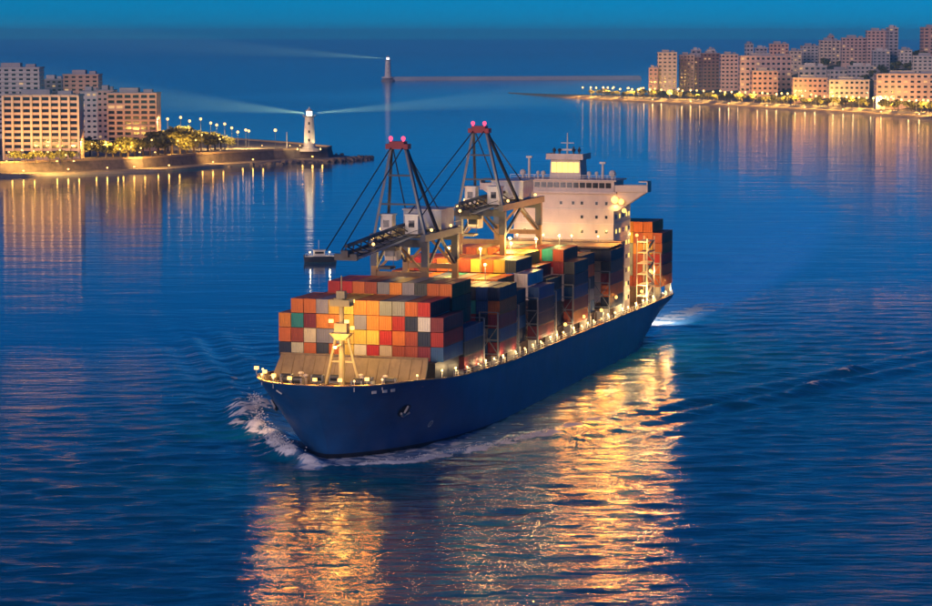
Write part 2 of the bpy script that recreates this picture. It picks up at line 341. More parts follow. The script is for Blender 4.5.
# ------------------------------------------------------------------ the container ship
ship = empty('container_ship', (SX, SY, 0), -TH)
tag(ship, 'large blue-hulled container ship with lit white deckhouse, sailing through the harbour mouth', 'ship')
def hull_mesh():
    mb = MB(); us = np.concatenate([np.linspace(0, 1, 26) ** 1.7 * 0.30, np.linspace(0.30, 0.80, 14)[1:], np.linspace(0.80, 1, 14)[1:]])
    hs = list(np.linspace(0, 1, 13)); V = []
    for u in us:
        for v in hs:
            s = None; h = -3.5
            # iterate because the sheer line depends on s
            s = -9 + u * 223
            for _ in range(3):
                h = -3.5 + v * (sheer(s) + 3.5); s = stem(h) + u * (stern(h) - stem(h))
            V.append((hb(s, h), s, h))
    nh = len(hs); nu = len(us); Fc = []
    for sg in (1, -1):
        o = len(mb.v)
        mb.v += [(sg * p, s, h) for p, s, h in V]
        for i in range(nu - 1):
            for j in range(nh - 1):
                q = (o + i * nh + j, o + (i + 1) * nh + j, o + (i + 1) * nh + j + 1, o + i * nh + j + 1)
                mb.f.append(q if sg > 0 else q[::-1]); mb.mi.append(1 if j < 3 else 0)
    o2 = nu * nh                                   # transom
    for j in range(nh - 1):
        a = (nu - 1) * nh + j; mb.f.append((a, o2 + a, o2 + a + 1, a + 1)); mb.mi.append(0)
    return mb
M_SHADE_DARK = mat('hull_shade_dark', (0.012, 0.016, 0.03), 0.5, var=0.2, scale=0.2)  # shade along the foam put into the waterline colour; also used for the pocket
def hull_relief(m):
    n = m.node_tree; L = n.links.new; tc = n.nodes.new('ShaderNodeTexCoord'); sp = n.nodes.new('ShaderNodeSeparateXYZ'); cb = n.nodes.new('ShaderNodeCombineXYZ')
    L(tc.outputs['Object'], sp.inputs[0]); L(sp.outputs['Y'], cb.inputs['X']); L(sp.outputs['Z'], cb.inputs['Y'])
    bt = n.nodes.new('ShaderNodeTexBrick'); bt.inputs['Scale'].default_value = 1.0; bt.inputs['Brick Width'].default_value = 9.0; bt.inputs['Row Height'].default_value = 2.4; bt.inputs['Mortar Size'].default_value = 0.05; bt.inputs['Mortar Smooth'].default_value = 0.6
    bt.inputs['Color1'].default_value = (.44, .44, .44, 1); bt.inputs['Color2'].default_value = (.56, .56, .56, 1); bt.inputs['Mortar'].default_value = (.2, .2, .2, 1); L(cb.outputs[0], bt.inputs['Vector'])
    nz = n.nodes.new('ShaderNodeTexNoise'); nz.inputs['Scale'].default_value = 0.35; nz.inputs['Detail'].default_value = 3; L(tc.outputs['Object'], nz.inputs['Vector'])
    ad = n.nodes.new('ShaderNodeMath'); ad.operation = 'MULTIPLY_ADD'; ad.inputs[1].default_value = 1.6; L(nz.outputs['Fac'], ad.inputs[0]); L(bt.outputs['Color'], ad.inputs[2])
    bp = n.nodes.new('ShaderNodeBump'); bp.inputs['Strength'].default_value = 0.35; bp.inputs['Distance'].default_value = 0.12; L(ad.outputs[0], bp.inputs['Height']); L(bp.outputs[0], n.nodes['Principled BSDF'].inputs['Normal'])
hull_relief(M_HULL)
hull = hull_mesh().build('hull', [M_HULL, M_SHADE_DARK], ship, smooth=True); hull['label'] = 'deep blue flared hull with shade painted dark at the waterline'
# plan outline at a height below the sheer line, dense round the blunt bow
def outline(dz, inset, smax=213.4):
    st0 = -9.4
    for _ in range(6): st0 = stem(sheer(st0) - dz)
    base = [st0 + 0.004 + 30 * (k / 46) ** 2.4 for k in range(47)] + list(np.linspace(st0 + 34, 213.4, 46)); out = []
    for s in base:
        if s > smax: break
        h = sheer(s) - dz; b = hb(s, h)
        e = .05; sl = (hb(s + e, h) - hb(max(s - e, st0), h)) / (2 * e); n = math.hypot(1, sl)      # inset along the normal
        out.append((max(b - inset / n, 0.02), s + min(inset * sl / n, inset), h))
    return out
ol = outline(1.2, 0.5); mb = MB()
for b, s, h in ol: mb.v += [(-b, s, h), (b, s, h)]
for i in range(len(ol) - 1): mb.f.append((2 * i, 2 * i + 1, 2 * i + 3, 2 * i + 2)); mb.mi.append(0)
mb.build('deck', M_DECK, ship)
ol = outline(0.0, 0.12); path = [Vector((-b, s, h + .07)) for b, s, h in ol[::-1]] + [Vector((b, s, h + .07)) for b, s, h in ol]; mb = MB()
for a, b in zip(path[:-1], path[1:]):
    if (b - a).length > 1e-3: mb.beam(a, b, 0.44, 0.16)
mb.build('cap_rail', M_TAN, ship)
o1 = outline(0.06, 0.42, 30); o2 = outline(1.19, 0.46, 30); o2 = [(b2, s2, h2) for (b2, s2, h2) in o2]; n_ = min(len(o1), len(o2)); mb = MB()
top_ = [(-b, s, h) for b, s, h in o1[:n_][::-1]] + [(b, s, h) for b, s, h in o1[:n_]]; bot_ = [(-b, s, h) for b, s, h in o2[:n_][::-1]] + [(b, s, h) for b, s, h in o2[:n_]]
mb.v += top_ + bot_; L_ = len(top_)
for i in range(L_ - 1): mb.f.append((i, i + 1, L_ + i + 1, L_ + i)); mb.mi.append(0)
mb.build('bulwark', M_TAN, ship)
# rail stanchions along the main deck
for sg in (1, -1):
    mb = MB(); pr = None
    for s in np.arange(22, 213, 2.6):
        b = hb(s, sheer(s)) - 0.1; z = sheer(s)
        mb.tube((sg * b, s, z), (sg * b, s, z + 1.1), 0.06, n=5)
        cur = Vector((sg * b, s, z + 1.1))
        if pr is not None:
            for dz in (0, -0.5): mb.beam(pr + Vector((0, 0, dz)), cur + Vector((0, 0, dz)), 0.07)
        pr = cur
    mb.build('railing', M_WHITE, ship)
# breakwater wall on the forecastle
fd = sheer(8) - 1.2
bwk = MB().hexa([(-14.6, 9.2, fd), (15.2, 9.2, fd), (15.2, 9.7, fd), (-14.6, 9.7, fd)], [(-13.6, 12.0, 17.3), (15.0, 12.0, 17.3), (15.0, 12.5, 17.3), (-13.6, 12.5, 17.3)]).build('breakwater', M_BWK, ship)
bwk['label'] = 'sloping tan breakwater wall ahead of the front containers'
mb = MB()
for p in np.linspace(-13, 14, 14): mb.hexa([(p - .08, 9.0, fd), (p + .08, 9.0, fd), (p + .08, 9.3, fd), (p - .08, 9.3, fd)], [(p - .08, 11.8, 17.1), (p + .08, 11.8, 17.1), (p + .08, 12.1, 17.1), (p - .08, 12.1, 17.1)])
mb.beam((-13.7, 12.1, 17.38), (15.1, 12.1, 17.38), 0.7, 0.16)
o = mb.build('stiffener', M_BWK, bwk)
# raised base of the first bay, hatch coamings of the others
MB().box(-15.2, 15.2, 15.6, 30.2, 11.6, 16.05).build('bay_platform', M_STEEL, ship)
BAYS = [('A', 17.4), ('B', 30.6), ('C', 54.0), ('D', 69.6), ('E', 83.0), ('F', 98.6), ('G', 112.0), ('H', 127.6), ('I', 145.2), ('K', 198.6)]
for k, s0 in BAYS[1:]:
    w = 13.8 if s0 < 190 else 12.5
    hc = MB().box(-w, w, s0 - 0.5, s0 + 12.7, 8.4, 12.55).box(-w - .3, w + .3, s0 - 0.7, s0 + 12.9, 12.3, 12.72).build('hatch_coaming', M_DECK, ship)
    for sg in (1, -1):                              # stools that carry the outboard stack
        for y in (s0 + 0.4, s0 + 11.8): MB().box(sg * 14.4, sg * 15.9, y - .25, y + .25, sheer(s0) - 1.25, 12.72).build('container_stool', M_WHITE, ship)
# lashing frames at the gaps (white posts with cross bars, both sides)
for s0 in (43.6, 53.2, 67.9, 82.4, 97.0, 111.3, 125.9, 144.4, 158.0, 197.6):
    for sg in (1, -1):
        mb = MB()
        for p in (12.3, 16.1): mb.beam((sg * p, s0, sheer(s0) - 1.2), (sg * p, s0, 21.5), 0.26)
        for z in (13.2, 16.0, 18.8, 21.5): mb.beam((sg * 12.3, s0, z), (sg * 16.1, s0, z), 0.2)
        mb.beam((sg * 12.3, s0, 13.2), (sg * 16.1, s0, 18.8), 0.14); mb.beam((sg * 16.1, s0, 13.2), (sg * 12.3, s0, 18.8), 0.14)
        mb.build('lashing_frame', M_GREY, ship)
# forecastle gear: windlasses, bollards, vents
def deck_z(s): return sheer(s) - 1.2
for p, s in ((-6.2, -1.5), (7.2, -1.5)):
    z = deck_z(s); wl = MB()
    wl.box(p - 2.0, p + 2.0, s - 1.0, s + 1.0, z, z + 0.35)
    for dx in (-1.9, 0, 1.9): wl.box(p + dx - .15, p + dx + .15, s - .8, s + .8, z + .3, z + 1.6)
    o = wl.build('windlass', M_GREY, ship)
    MB().tube((p - 1.7, s, z + 1.2), (p - 0.2, s, z + 1.2), 0.75, n=10).tube((p + 0.3, s, z + 1.2), (p + 1.7, s, z + 1.2), 0.6, n=10).build('drum', M_STEEL, o)
for p, s in ((-9.5, 4.2), (-4.0, 5.5), (5.5, 5.5), (10.5, 4.0), (-1, 6.8)):
    z = deck_z(s); o = MB().box(p - 1.1, p + 1.1, s - .7, s + .7, z, z + .5).box(p - 1.2, p - .9, s - .5, s + .5, z + .4, z + 1.5).box(p + .9, p + 1.2, s - .5, s + .5, z + .4, z + 1.5).build('mooring_winch', M_GREY, ship)
    MB().tube((p - 0.9, s, z + 1.05), (p + 0.9, s, z + 1.05), 0.55, n=10).build('drum', M_STEEL, o)
for p, s in ((-12.6, 5), (-8.5, -2), (-3.6, -6), (3.4, -6.2), (9.6, -2.6), (13, 3.5), (14.6, 8), (-13.8, 8.4), (0, -4.5), (12, 7), (-11, 7.6)):
    z = deck_z(s); mb = MB()
    for dx in (-.45, .45): mb.tube((p + dx, s, z), (p + dx, s, z + 0.9), 0.24, n=8).tube((p + dx, s, z + .9), (p + dx, s, z + 1.0), 0.32, n=8)
    mb.box(p - .8, p + .8, s - .35, s + .35, z, z + .1).build('bollard', M_TAN, ship)
for p, s in ((-8, 7.5), (3.5, 7.8), (8.4, 7.2), (-5, 2), (6, 1.5)):
    z = deck_z(s); MB().tube((p, s, z), (p, s, z + 1.5), 0.3, n=8).ball((p, s, z + 1.6), 0.55, sz=.6).build('mushroom_vent', M_CREAM, ship)
# foremast
FM = 1.6; fz = deck_z(3)
mast = MB().tube((FM, 3, fz), (FM, 3, 29.6), 0.62, 0.42, n=10).tube((FM, 3, 29.6), (FM, 3, 33.0), 0.12, n=6).build('foremast', M_MAST, ship)
mast['label'] = 'pale foremast with raking legs and a lamp platform'
for sg in (1, -1): MB().beam((FM + sg * 3.2, 3.4, fz), (FM + sg * 1.1, 3, 22.0), 0.42).build('leg', M_MAST, mast)
MB().beam((FM - 2.4, 3.2, 17.4), (FM + 2.4, 3.2, 17.4), 0.34).beam((FM - 1.5, 3.1, 21.4), (FM + 1.5, 3.1, 21.4), 0.34).build('crosspiece', M_MAST, mast)
MB().hexa([(FM - .9, 2.2, 21.4), (FM + .9, 2.2, 21.4), (FM + .9, 3.8, 21.4), (FM - .9, 3.8, 21.4)], [(FM - 2.0, 1.8, 22.6), (FM + 2.0, 1.8, 22.6), (FM + 2.0, 4.2, 22.6), (FM - 2.0, 4.2, 22.6)]).box(FM - 1.2, FM + 1.2, 2.2, 3.9, 22.6, 24.4).build('lamp_platform', M_MAST, mast)
MB().box(FM - 1.9, FM + 1.9, 1.9, 4.1, 27.5, 27.8).box(FM - 1.9, FM + 1.9, 1.85, 1.95, 27.8, 28.7).box(FM - 1.9, FM + 1.9, 4.05, 4.15, 27.8, 28.7).box(FM - .8, FM + .8, 2.4, 3.6, 28.9, 30.2).build('crow_nest', M_MAST, mast)
for dx, z in ((-1.6, 28.3), (1.6, 28.3), (-1.5, 23.4), (1.5, 23.4)):
    fl = MB().box(FM + dx - .35, FM + dx + .35, 4.25, 4.6, z - .3, z + .3).build('floodlight', M_LAMPW, mast)
for dx in (-1.5, 1.5):
    MB().box(FM + dx - .4, FM + dx + .4, 1.35, 1.75, 24.6, 25.2).build('floodlight', M_LAMPW, mast)
LIGHT_CREW = []
for dx in (-1.7, 1.7): spot('mast_flood_aft', (FM + dx, 5.0, 28.3), (FM + dx * 5, 17.4, 19.5), 6500, 150, WARM, 0.35, 0.6, ship)
spot('mast_flood_forward', (FM, 1.0, 25.0), (FM - 8, -45, 0), 6500, 115, (1, .36, .04), 1.2, 0.7, ship)
for p, s_ in ((-12.3, .4), (-8.6, -4.6), (-4.4, -7.6), (0.6, -8.2), (5.0, -7.4), (9.0, -4.4)):
    z = sheer(s_) + 1.0; post_lamp('bow_floodlight', p, s_, z - 1.6, z, .3, M_LAMPW, ship, True)
    spot('bow_floodlight_light', (p, s_ - .9, z), (p * 1.15, -60, 0), 3400, 130, (1, .36, .04), .9, .6, ship)
MB().box(FM - .3, FM + .3, -.6, -.2, 20.2, 20.6).beam((FM, -.3, 20.4), (FM, 2.6, 20.6), .16).build('added_mast_lamp', M_LAMPW, mast)  # lamp on an arm, added to light the mast's front
point('added_mast_light', (FM, -1.6, 20.4), 1500, WARM, 0.3, ship)
# anchor in its pocket, hull marks
def on_hull(s, h, sg=1, out=0.0):
    e = 0.4; p0 = Vector((sg * hb(s, h), s, h)); ts = (Vector((sg * hb(s + e, h), s + e, h)) - p0).normalized(); th = (Vector((sg * hb(s, h + e), s, h + e)) - p0).normalized()
    nrm = ts.cross(th) if sg < 0 else th.cross(ts)
    if nrm.x * sg < 0: nrm = -nrm
    nrm.normalize(); return p0 + nrm * out, ts, th, nrm
for sg in (1, -1):
    c, ts, th_, nr = on_hull(6.0, 8.6, sg, 0.0)
    mb = MB(); ring = [c + (ts * math.cos(a) * 1.5 + th_ * math.sin(a) * 1.35) for a in np.linspace(0, 6.283, 17)[:-1]]
    n_ = len(ring); mb.add([r + nr * 0.08 for r in ring] + [c + (r - c) * .72 + nr * 0.12 for r in ring], [(k, (k + 1) % n_, n_ + (k + 1) % n_, n_ + k) for k in range(n_)] + [tuple(range(n_, 2 * n_))])
    pk = mb.build('anchor_pocket', M_SHADE_DARK, ship)
    mb = MB(); mb.beam(c + nr * .3 + th_ * 1.2, c + nr * .45 - th_ * 1.0, 0.35)
    for q in (1, -1): mb.beam(c + nr * .45 - th_ * 1.0, c + nr * .55 + ts * q * 1.1 - th_ * .2, 0.4)
    mb.build('anchor', M_GREY, pk)
c, ts, th_, nr = on_hull(17, 4.6, 1, 0.05)
mb = MB()
for k in range(12):
    a0, a1 = k * math.pi / 6, (k + 1) * math.pi / 6
    mb.add([c + (ts * math.cos(a) + th_ * math.sin(a)) * r + nr * .02 for r, a in ((.75, a0), (.75, a1), (.52, a1), (.52, a0))], [(0, 1, 2, 3)])
mb.beam(c - ts * .5 + nr * .03, c + ts * .5 + nr * .03, .16, .03).beam(c - th_ * .5 + nr * .03, c + th_ * .5 + nr * .03, .16, .03)
mb.build('thruster_mark', M_WHITE, ship)
for s in (-4.0, -2.2, -0.6): 
    c, ts, th_, nr = on_hull(s, 13.2, 1, 0.1); mb = MB().beam(c - ts * .45, c + ts * .45, .2, .5); mb.build('bow_mark', M_WHITE, ship)  # small white dashes laid on the bow plating
c, ts, th_, nr = on_hull(-6.5, 12.9, -1, 0.1); MB().beam(c - th_ * .6, c + th_ * .6, .4, .2).build('bow_mark', M_WHITE, ship)

# ------------------------------------------------------------------ deckhouse
HS0, HS1, HP = 163.0, 180.0, 12.4
dh = MB().box(-HP, HP, HS0, HS1, 9.0, 38.3).build('deckhouse', M_CREAM, ship); dh['label'] = 'tall cream deckhouse lit by warm floodlights'
mb = MB()
for z in (13.6, 17.1, 20.6, 24.1, 27.6, 31.1, 34.6): mb.box(-HP - .05, HP + .05, HS0 - .07, HS1 + .05, z - .09, z + .09)
mb.build('deck_edge', M_WHITE, dh)
wm = MB().box(-.42, .42, -.06, .06, -.5, .5).mesh('window', M_GLASS); wfr = MB().box(-.55, .55, -.03, .05, .5, .62).box(-.55, .55, -.03, .05, -.62, -.5).box(-.55, -.42, -.03, .05, -.5, .5).box(.42, .55, -.03, .05, -.5, .5).mesh('window_frame', M_WHITE)
for r, z in enumerate((29.2, 32.7, 36.0)):
    for p in (-9.6, -6.4, -0.6, 2.4, 4.6, 8.2, 10.6):
        if (r == 0 and p in (-6.4, -.6, 2.4)) or (r == 1 and p in (-.6, 2.4)): continue
        inst('window', wm, dh, (p, HS0 - .05, z), 0, (.75, 1, .75)); inst('window_frame', wfr, dh, (p, HS0 - .05, z), 0, (.75, 1, .75))
wms = MB().box(-.06, .06, -.5, .5, -.5, .5).mesh('side_window', M_GLASS); wml = MB().box(-.06, .06, -.5, .5, -.5, .5).mesh('lit_side_window', M_LITGLASS)
for z in (12.2, 15.6, 19.0, 22.4, 25.8, 29.2, 32.7, 36.0):
    for y in (165.5, 169, 172.5, 176, 178.6): inst('window', wml if random.random() < .4 else wms, dh, (HP + .03, y, z))
# navigation bridge with wings
br = MB()
br.box(-13.2, 13.2, HS0 - 0.9, HS0 + 9.5, 38.3, 38.8).box(-12.6, 12.6, HS0 - 0.5, HS0 + 9, 38.8, 41.3).box(-13.2, 13.2, HS0 - 1.1, HS0 + 9.6, 41.3, 41.65)
bridge = br.build('bridge', M_CREAM, ship); bridge['label'] = 'navigation bridge with long wings and a dark window band'
mb = MB()
for p in np.arange(-12, 12.1, 1.6): mb.box(p - .66, p + .66, HS0 - .56, HS0 - .46, 39.75, 40.95)
mb = None
bw_me = MB().box(-.66, .66, -.05, .05, -.62, .62).mesh('bridge_window', M_GLASS)
for p in np.arange(-11.2, 11.3, 1.6): inst('window', bw_me, bridge, (p, HS0 - .53, 40.3))
for sg in (1, -1):
    w = MB(); a, b = sg * 12.8, sg * 20.6
    x0, x1 = min(a, b), max(a, b)
    w.box(x0, x1, HS0 - .6, HS0 + 3.2, 38.85, 39.15)                       # wing floor
    w.box(x0, x1, HS0 - .7, HS0 - .55, 39.15, 40.45); w.box(x0, x1, HS0 + 3.1, HS0 + 3.25, 39.15, 40.45); 
    e = sg * 20.6; w.box(min(e, e + sg * .2), max(e, e + sg * .2), HS0 - .7, HS0 + 3.25, 38.85, 41.3)
    w.box(min(sg * 18.6, e), max(sg * 18.6, e), HS0 - .65, HS0 + 3.2, 41.2, 41.45)
    w.build('bridge_wing', M_CREAM, bridge)
    for y in (HS0 - .2, HS0 + 2.6):
        MB().hexa([(sg * 12.45, y, 34.2), (sg * 12.45, y + .35, 34.2), (sg * 13.4, y + .35, 34.3), (sg * 13.4, y, 34.3)], [(sg * 12.45, y, 38.8), (sg * 12.45, y + .35, 38.8), (sg * 20.2, y + .35, 38.8), (sg * 20.2, y, 38.8)]).build('wing_bracket', M_CREAM, bridge)
# top house, radar mast and aerials
th0 = HS0 + 1.5
top = MB().hexa([(-3.9, th0, 41.6), (3.9, th0, 41.6), (3.9, th0 + 6, 41.6), (-3.9, th0 + 6, 41.6)], [(-3.6, th0 + .1, 46.3), (3.6, th0 + .1, 46.3), (3.6, th0 + 6, 46.3), (-3.6, th0 + 6, 46.3)]).build('top_house', M_CREAM, ship)
lw = MB().box(-.62, .62, -.06, .06, -1.2, 1.2).mesh('lit_pane', M_LITGLASS)
for p in (-2.8, -1.4, 0, 1.4, 2.8): inst('window', lw, top, (p, th0 - .02, 44.4))
MB().box(-4.6, 4.6, th0 - .9, th0 + 6.8, 46.3, 46.7).box(-4.6, 4.6, th0 - .9, th0 - .8, 46.7, 47.7).box(-4.6, -4.5, th0 - .9, th0 + 6.8, 46.7, 47.7).box(4.5, 4.6, th0 - .9, th0 + 6.8, 46.7, 47.7).build('roof', M_CREAM, top)
rm = MB().tube((0, th0 + 2, 46.7), (0, th0 + 2, 52.6), .28, .12, n=8).beam((-1.6, th0 + 2, 50.2), (1.6, th0 + 2, 50.2), .2).beam((-2.2, th0 + 1.6, 48.6), (2.2, th0 + 1.6, 48.6), .25, .4).build('radar_mast', M_WHITE, ship)
for p in (-3, -1.7, 1.8, 3.2): MB().tube((p, th0 + 1, 46.7), (p, th0 + 1, 48.6 + random.random()), .22, n=6).ball((p, th0 + 1, 48.5), .45).build('antenna_dome', M_STEEL, rm)
for p, z in ((-9.4, 47.0), (8.9, 45.8)):
    MB().tube((p, HS0 + 3, 41.6), (p, HS0 + 3, z), .38, .26, n=8).box(p - .7, p + .7, HS0 + 2.6, HS0 + 3.4, z - .5, z).build('signal_mast', M_WHITE, ship)
mb = MB()
for p in np.arange(-13, 13.1, 2.0): mb.tube((p, HS0 - 1.0, 41.65), (p, HS0 - 1.0, 42.7), .06, n=5)
mb.beam((-13, HS0 - 1, 42.7), (13, HS0 - 1, 42.7), .1).beam((-13, HS0 - 1, 42.2), (13, HS0 - 1, 42.2), .07).build('bridge_railing', M_WHITE, bridge)
for p, s, r in ((-11, 166, .8), (11.3, 166, .9), (-5.6, 165, .6), (5.8, 165, .6), (-7.2, 166, .5), (7.4, 166, .5)): MB().tube((p, s, 41.6), (p, s, 42.6), r * .4, n=6).ball((p, s, 43.0), r).build('satellite_dome', M_WHITE, bridge)
# funnel behind the house
MB().hexa([(-3.5, 182, 10), (3.5, 182, 10), (3.5, 189, 10), (-3.5, 189, 10)], [(-2.8, 183, 41), (2.8, 183, 41), (2.8, 188.4, 40), (-2.8, 188.4, 40)]).build('funnel', M_HULL, ship)
# lit working platform in front of the house
plat = MB().box(-15.2, 15.2, 158.6, 163.0, 26.6, 27.2).box(-15.2, 15.2, 158.6, 158.9, 25.9, 26.6).build('lashing_platform', M_TAN, ship)
for sg in (1, -1): MB().box(min(sg * 14.6, sg * 15.2), max(sg * 14.6, sg * 15.2), 158.8, 162.6, 9, 26.6).build('platform_wall', M_STEEL, ship)
MB().box(-15.9, 15.9, 144.6, 145.0, 26.75, 27.2).box(-15.9, 15.9, 144.8, 158.2, 26.8, 27.0).build('lashing_walkway', M_TAN, ship)
# floodlights on the house
def flood(p, s, z, tgt, power, deg=130, col=WARM, r=.3, size=.45, name='floodlight'):
    d = (Vector(tgt) - Vector((p, s, z))).normalized()
    MB().ball((p, s, z), size, 8, 5).build(name, M_LAMPW, ship)
    c = Vector((p, s, z)) + d * (size + .15)
    spot(name + '_light', c, tgt, power, deg, col, r, .6, ship)
flood(12.9, HS0 - 1.0, 37.0, (12.0, HS0 - 1.2, 10), 500, 170, size=.9)
flood(14.6, HS0 - 1.5, 36.6, (60, 110, 0), 24000, 150, (1, .34, .04), size=.7)
flood(-12.8, HS0 - 1.2, 38.0, (-4, 120, 27), 24000, 130, size=.7)
flood(13.5, HS0 + 6, 34.0, (60, 190, 0), 15000, 150, (1, .34, .04), size=.6)
for p in (-10, -3.5, 3.5, 10): 
    post_lamp('platform_lamp', p, 157.6, 27, 28.6, .3, M_LAMPW, ship)
    spot('platform_lamp_light', (p, 156.6, 28.4), (p, HS0, 33), 350, 150, (1.0, .60, .36), .3, .5, ship)
    point('platform_lamp_light', (p, 160, 29.3), 420, WARM, .3, ship)
for s_, z, pw in ((104, 13.6, 3500), (120, 13.6, 5000), (136, 13.4, 6000), (150, 15.0, 5500), (186, 18.0, 5500), (203, 14.0, 4500)):  # lamps added along the port rail to broaden the warm glitter
    flood(hb(s_, 10) - .6, s_, z, (70, s_ - 40, 0), pw, 150, (1, .34, .04), r=1.2, size=.4, name='added_side_floodlight')
# lamps along both deck edges
lamp_me = MB().ball((0, 0, 0), .21, 8, 5).mesh('deck_lamp_bulb', M_LAMP); post_me = MB().tube((0, 0, -1.9), (0, 0, -.3), .09, n=6).mesh('deck_lamp_post', M_WHITE)
k = 0
for s in np.concatenate([np.arange(17.0, 195, 6.6), [199, 205, 211]]):
    s += random.uniform(-1.6, 1.6); jit = random.uniform(.6, 1.25)
    p = hb(s, sheer(s)) - .35; z = sheer(s) + 1.0 + .5 * jit
    l = inst('deck_lamp', lamp_me, ship, (p, s, z), 0, (jit, jit, jit)); inst('lamp_post', post_me, l)
    point('deck_lamp_light', (p + .55, s, z + .1), (320 if s < 140 else 620) * jit, (1, .66, .28), .2, ship)
    k += 1
    if k % 2 == 0:
        l = inst('deck_lamp', lamp_me, ship, (-p, s, z)); inst('lamp_post', post_me, l); 
        if k % 4 == 0: point('deck_lamp_light', (-p - .55, s, z + .1), 250, (1, .66, .28), .2, ship)
for p, s in ((-14.0, 6), (-10.2, -3.2), (-4.5, -7.3), (4.5, -7.3), (10.2, -3.2), (14.0, 6)):
    p = math.copysign(hb(s, sheer(s)) - .5, p); z = sheer(s) + .9
    l = inst('deck_lamp', lamp_me, ship, (p, s, z)); inst('lamp_post', post_me, l)
    point('deck_lamp_light', (p * .93, s + .6, z + .3), 380, WARM, .2, ship)
post_lamp('added_stern_lamp', 0, 213.3, 9, 11.5, .3, M_LAMP, ship, True)  # lamp added at the stern to brighten the wake foam
spot('added_stern_light', (2, 214.6, 11.6), (8, 262, 0), 60000, 95, (1, .92, .85), .5, .6, ship)
bfp = -(hb(6, 14) + 1.3); bl = post_lamp('side_bow_floodlight', bfp + .5, 6, 14.0, 15.2, .3, M_LAMPW, ship, True)
spot('bow_flood_light', (bfp - .3, 6, 15.2), (-31, 38, 0), 12000, 75, (1, .55, .32), .4, .6, ship)
for p in (-9, -3, 4, 10): point('breakwater_lamp_light', (p, 6.0, 15.2), 110, WARM, .3, ship)
# aft deck lamps light the after stack and the gap behind the house
for p, s, z in ((14.5, 184, 13), (9, 190, 22), (15.2, 192, 17), (13.5, 182.5, 27)):
    post_lamp('after_deck_lamp', p, s, 10, z, .4, M_LAMPW, ship)
    point('after_deck_light', (p, s + .9, z), 3400, (1, .6, .18), .3, ship)
# stair tower and gear on the after deck, port side
mb = MB()
for k in range(6):
    z = 9 + k * 2.7
    mb.box(12.6, 15.4, 186, 194, z + 2.5, z + 2.65).beam((15.2, 186.4 if k % 2 else 193.6, z + .1), (15.2, 193.6 if k % 2 else 186.4, z + 2.6), .5, .15)
for s in (186.1, 193.9):
    for p in (12.7, 15.3): mb.beam((p, s, 9), (p, s, 26), .22)
mb.build('stair_tower', M_CREAM, ship)

# ------------------------------------------------------------------ shipping containers
CL, CWD, CHT = 12.19, 2.39, 2.63
def container_mesh(name, doors):
    mb = MB(); x, h, L = CWD / 2, CHT, CL; e = .07
    for sx in (-1, 1):                              # corner posts
        for y in (0, L - .16): mb.box(min(sx * x, sx * (x - .16)), max(sx * x, sx * (x - .16)), y, y + .16, 0, h)
    for z0, z1 in ((0, .16), (h - .12, h)):         # rails
        for sx in (-1, 1): mb.box(min(sx * x, sx * (x - .12)), max(sx * x, sx * (x - .12)), .16, L - .16, z0, z1)
        for y in (0, L - .12): mb.box(-x + .16, x - .16, y, y + .12, z0, z1)
    def corr(n, a0, a1, f):                         # corrugated sheet from a0 to a1
        V = []; st = (a1 - a0) / n
        for k in range(n):
            for q, d in ((0, e), (.3, e), (.5, .02), (.8, .02)): V.append((a0 + (k + q) * st, d))
        V.append((a1, e)); o = len(mb.v)
        mb.v += [f(a, d, z) for a, d in V for z in (.14, h - .1)]
        for k in range(len(V) - 1): mb.f.append((o + 2 * k, o + 2 * k + 2, o + 2 * k + 3, o + 2 * k + 1)); mb.mi.append(0)
    corr(14, .1, L - .1, lambda a, d, z: (x - d, a, z)); corr(14, .1, L - .1, lambda a, d, z: (-x + d, L - a, z))
    corr(5, -x + .1, x - .1, lambda a, d, z: (-a, L - d, z))
    if doors:
        mb.box(-x + .16, -.02, .05, .09, .16, h - .12); mb.box(.02, x - .16, .05, .09, .16, h - .12)
        for px in (-.75, -.35, .35, .75): mb.tube((px, .02, .12), (px, .02, h - .1), .03, n=5)
    else: corr(5, -x + .1, x - .1, lambda a, d, z: (a, d, z))
    mb.add([(-x + .05, .05, h - .05), (x - .05, .05, h - .05), (x - .05, L - .05, h - .05), (-x + .05, L - .05, h - .05)], [(0, 1, 2, 3)])
    return mb.mesh(name, M_BOX)
CM = [container_mesh('shipping_container', False), container_mesh('shipping_container', True)]
COLS = {'orange': (0.62, 0.15, 0.025), 'bright orange': (0.72, 0.24, 0.03), 'yellow': (0.70, 0.45, 0.06), 'red': (0.45, 0.02, 0.015), 'rust red': (0.34, 0.06, 0.025), 'cream': (0.62, 0.52, 0.34),
        'grey': (0.24, 0.24, 0.26), 'dark grey': (0.04, 0.05, 0.06), 'teal': (0.02, 0.28, 0.25), 'blue': (0.02, 0.08, 0.22), 'navy': (0.008, 0.02, 0.055), 'maroon': (0.20, 0.02, 0.03), 'white': (0.62, 0.60, 0.58)}
KEY = dict(o='orange', O='bright orange', y='yellow', r='red', R='rust red', c='cream', g='grey', d='dark grey', t='teal', b='blue', n='navy', m='maroon', w='white')
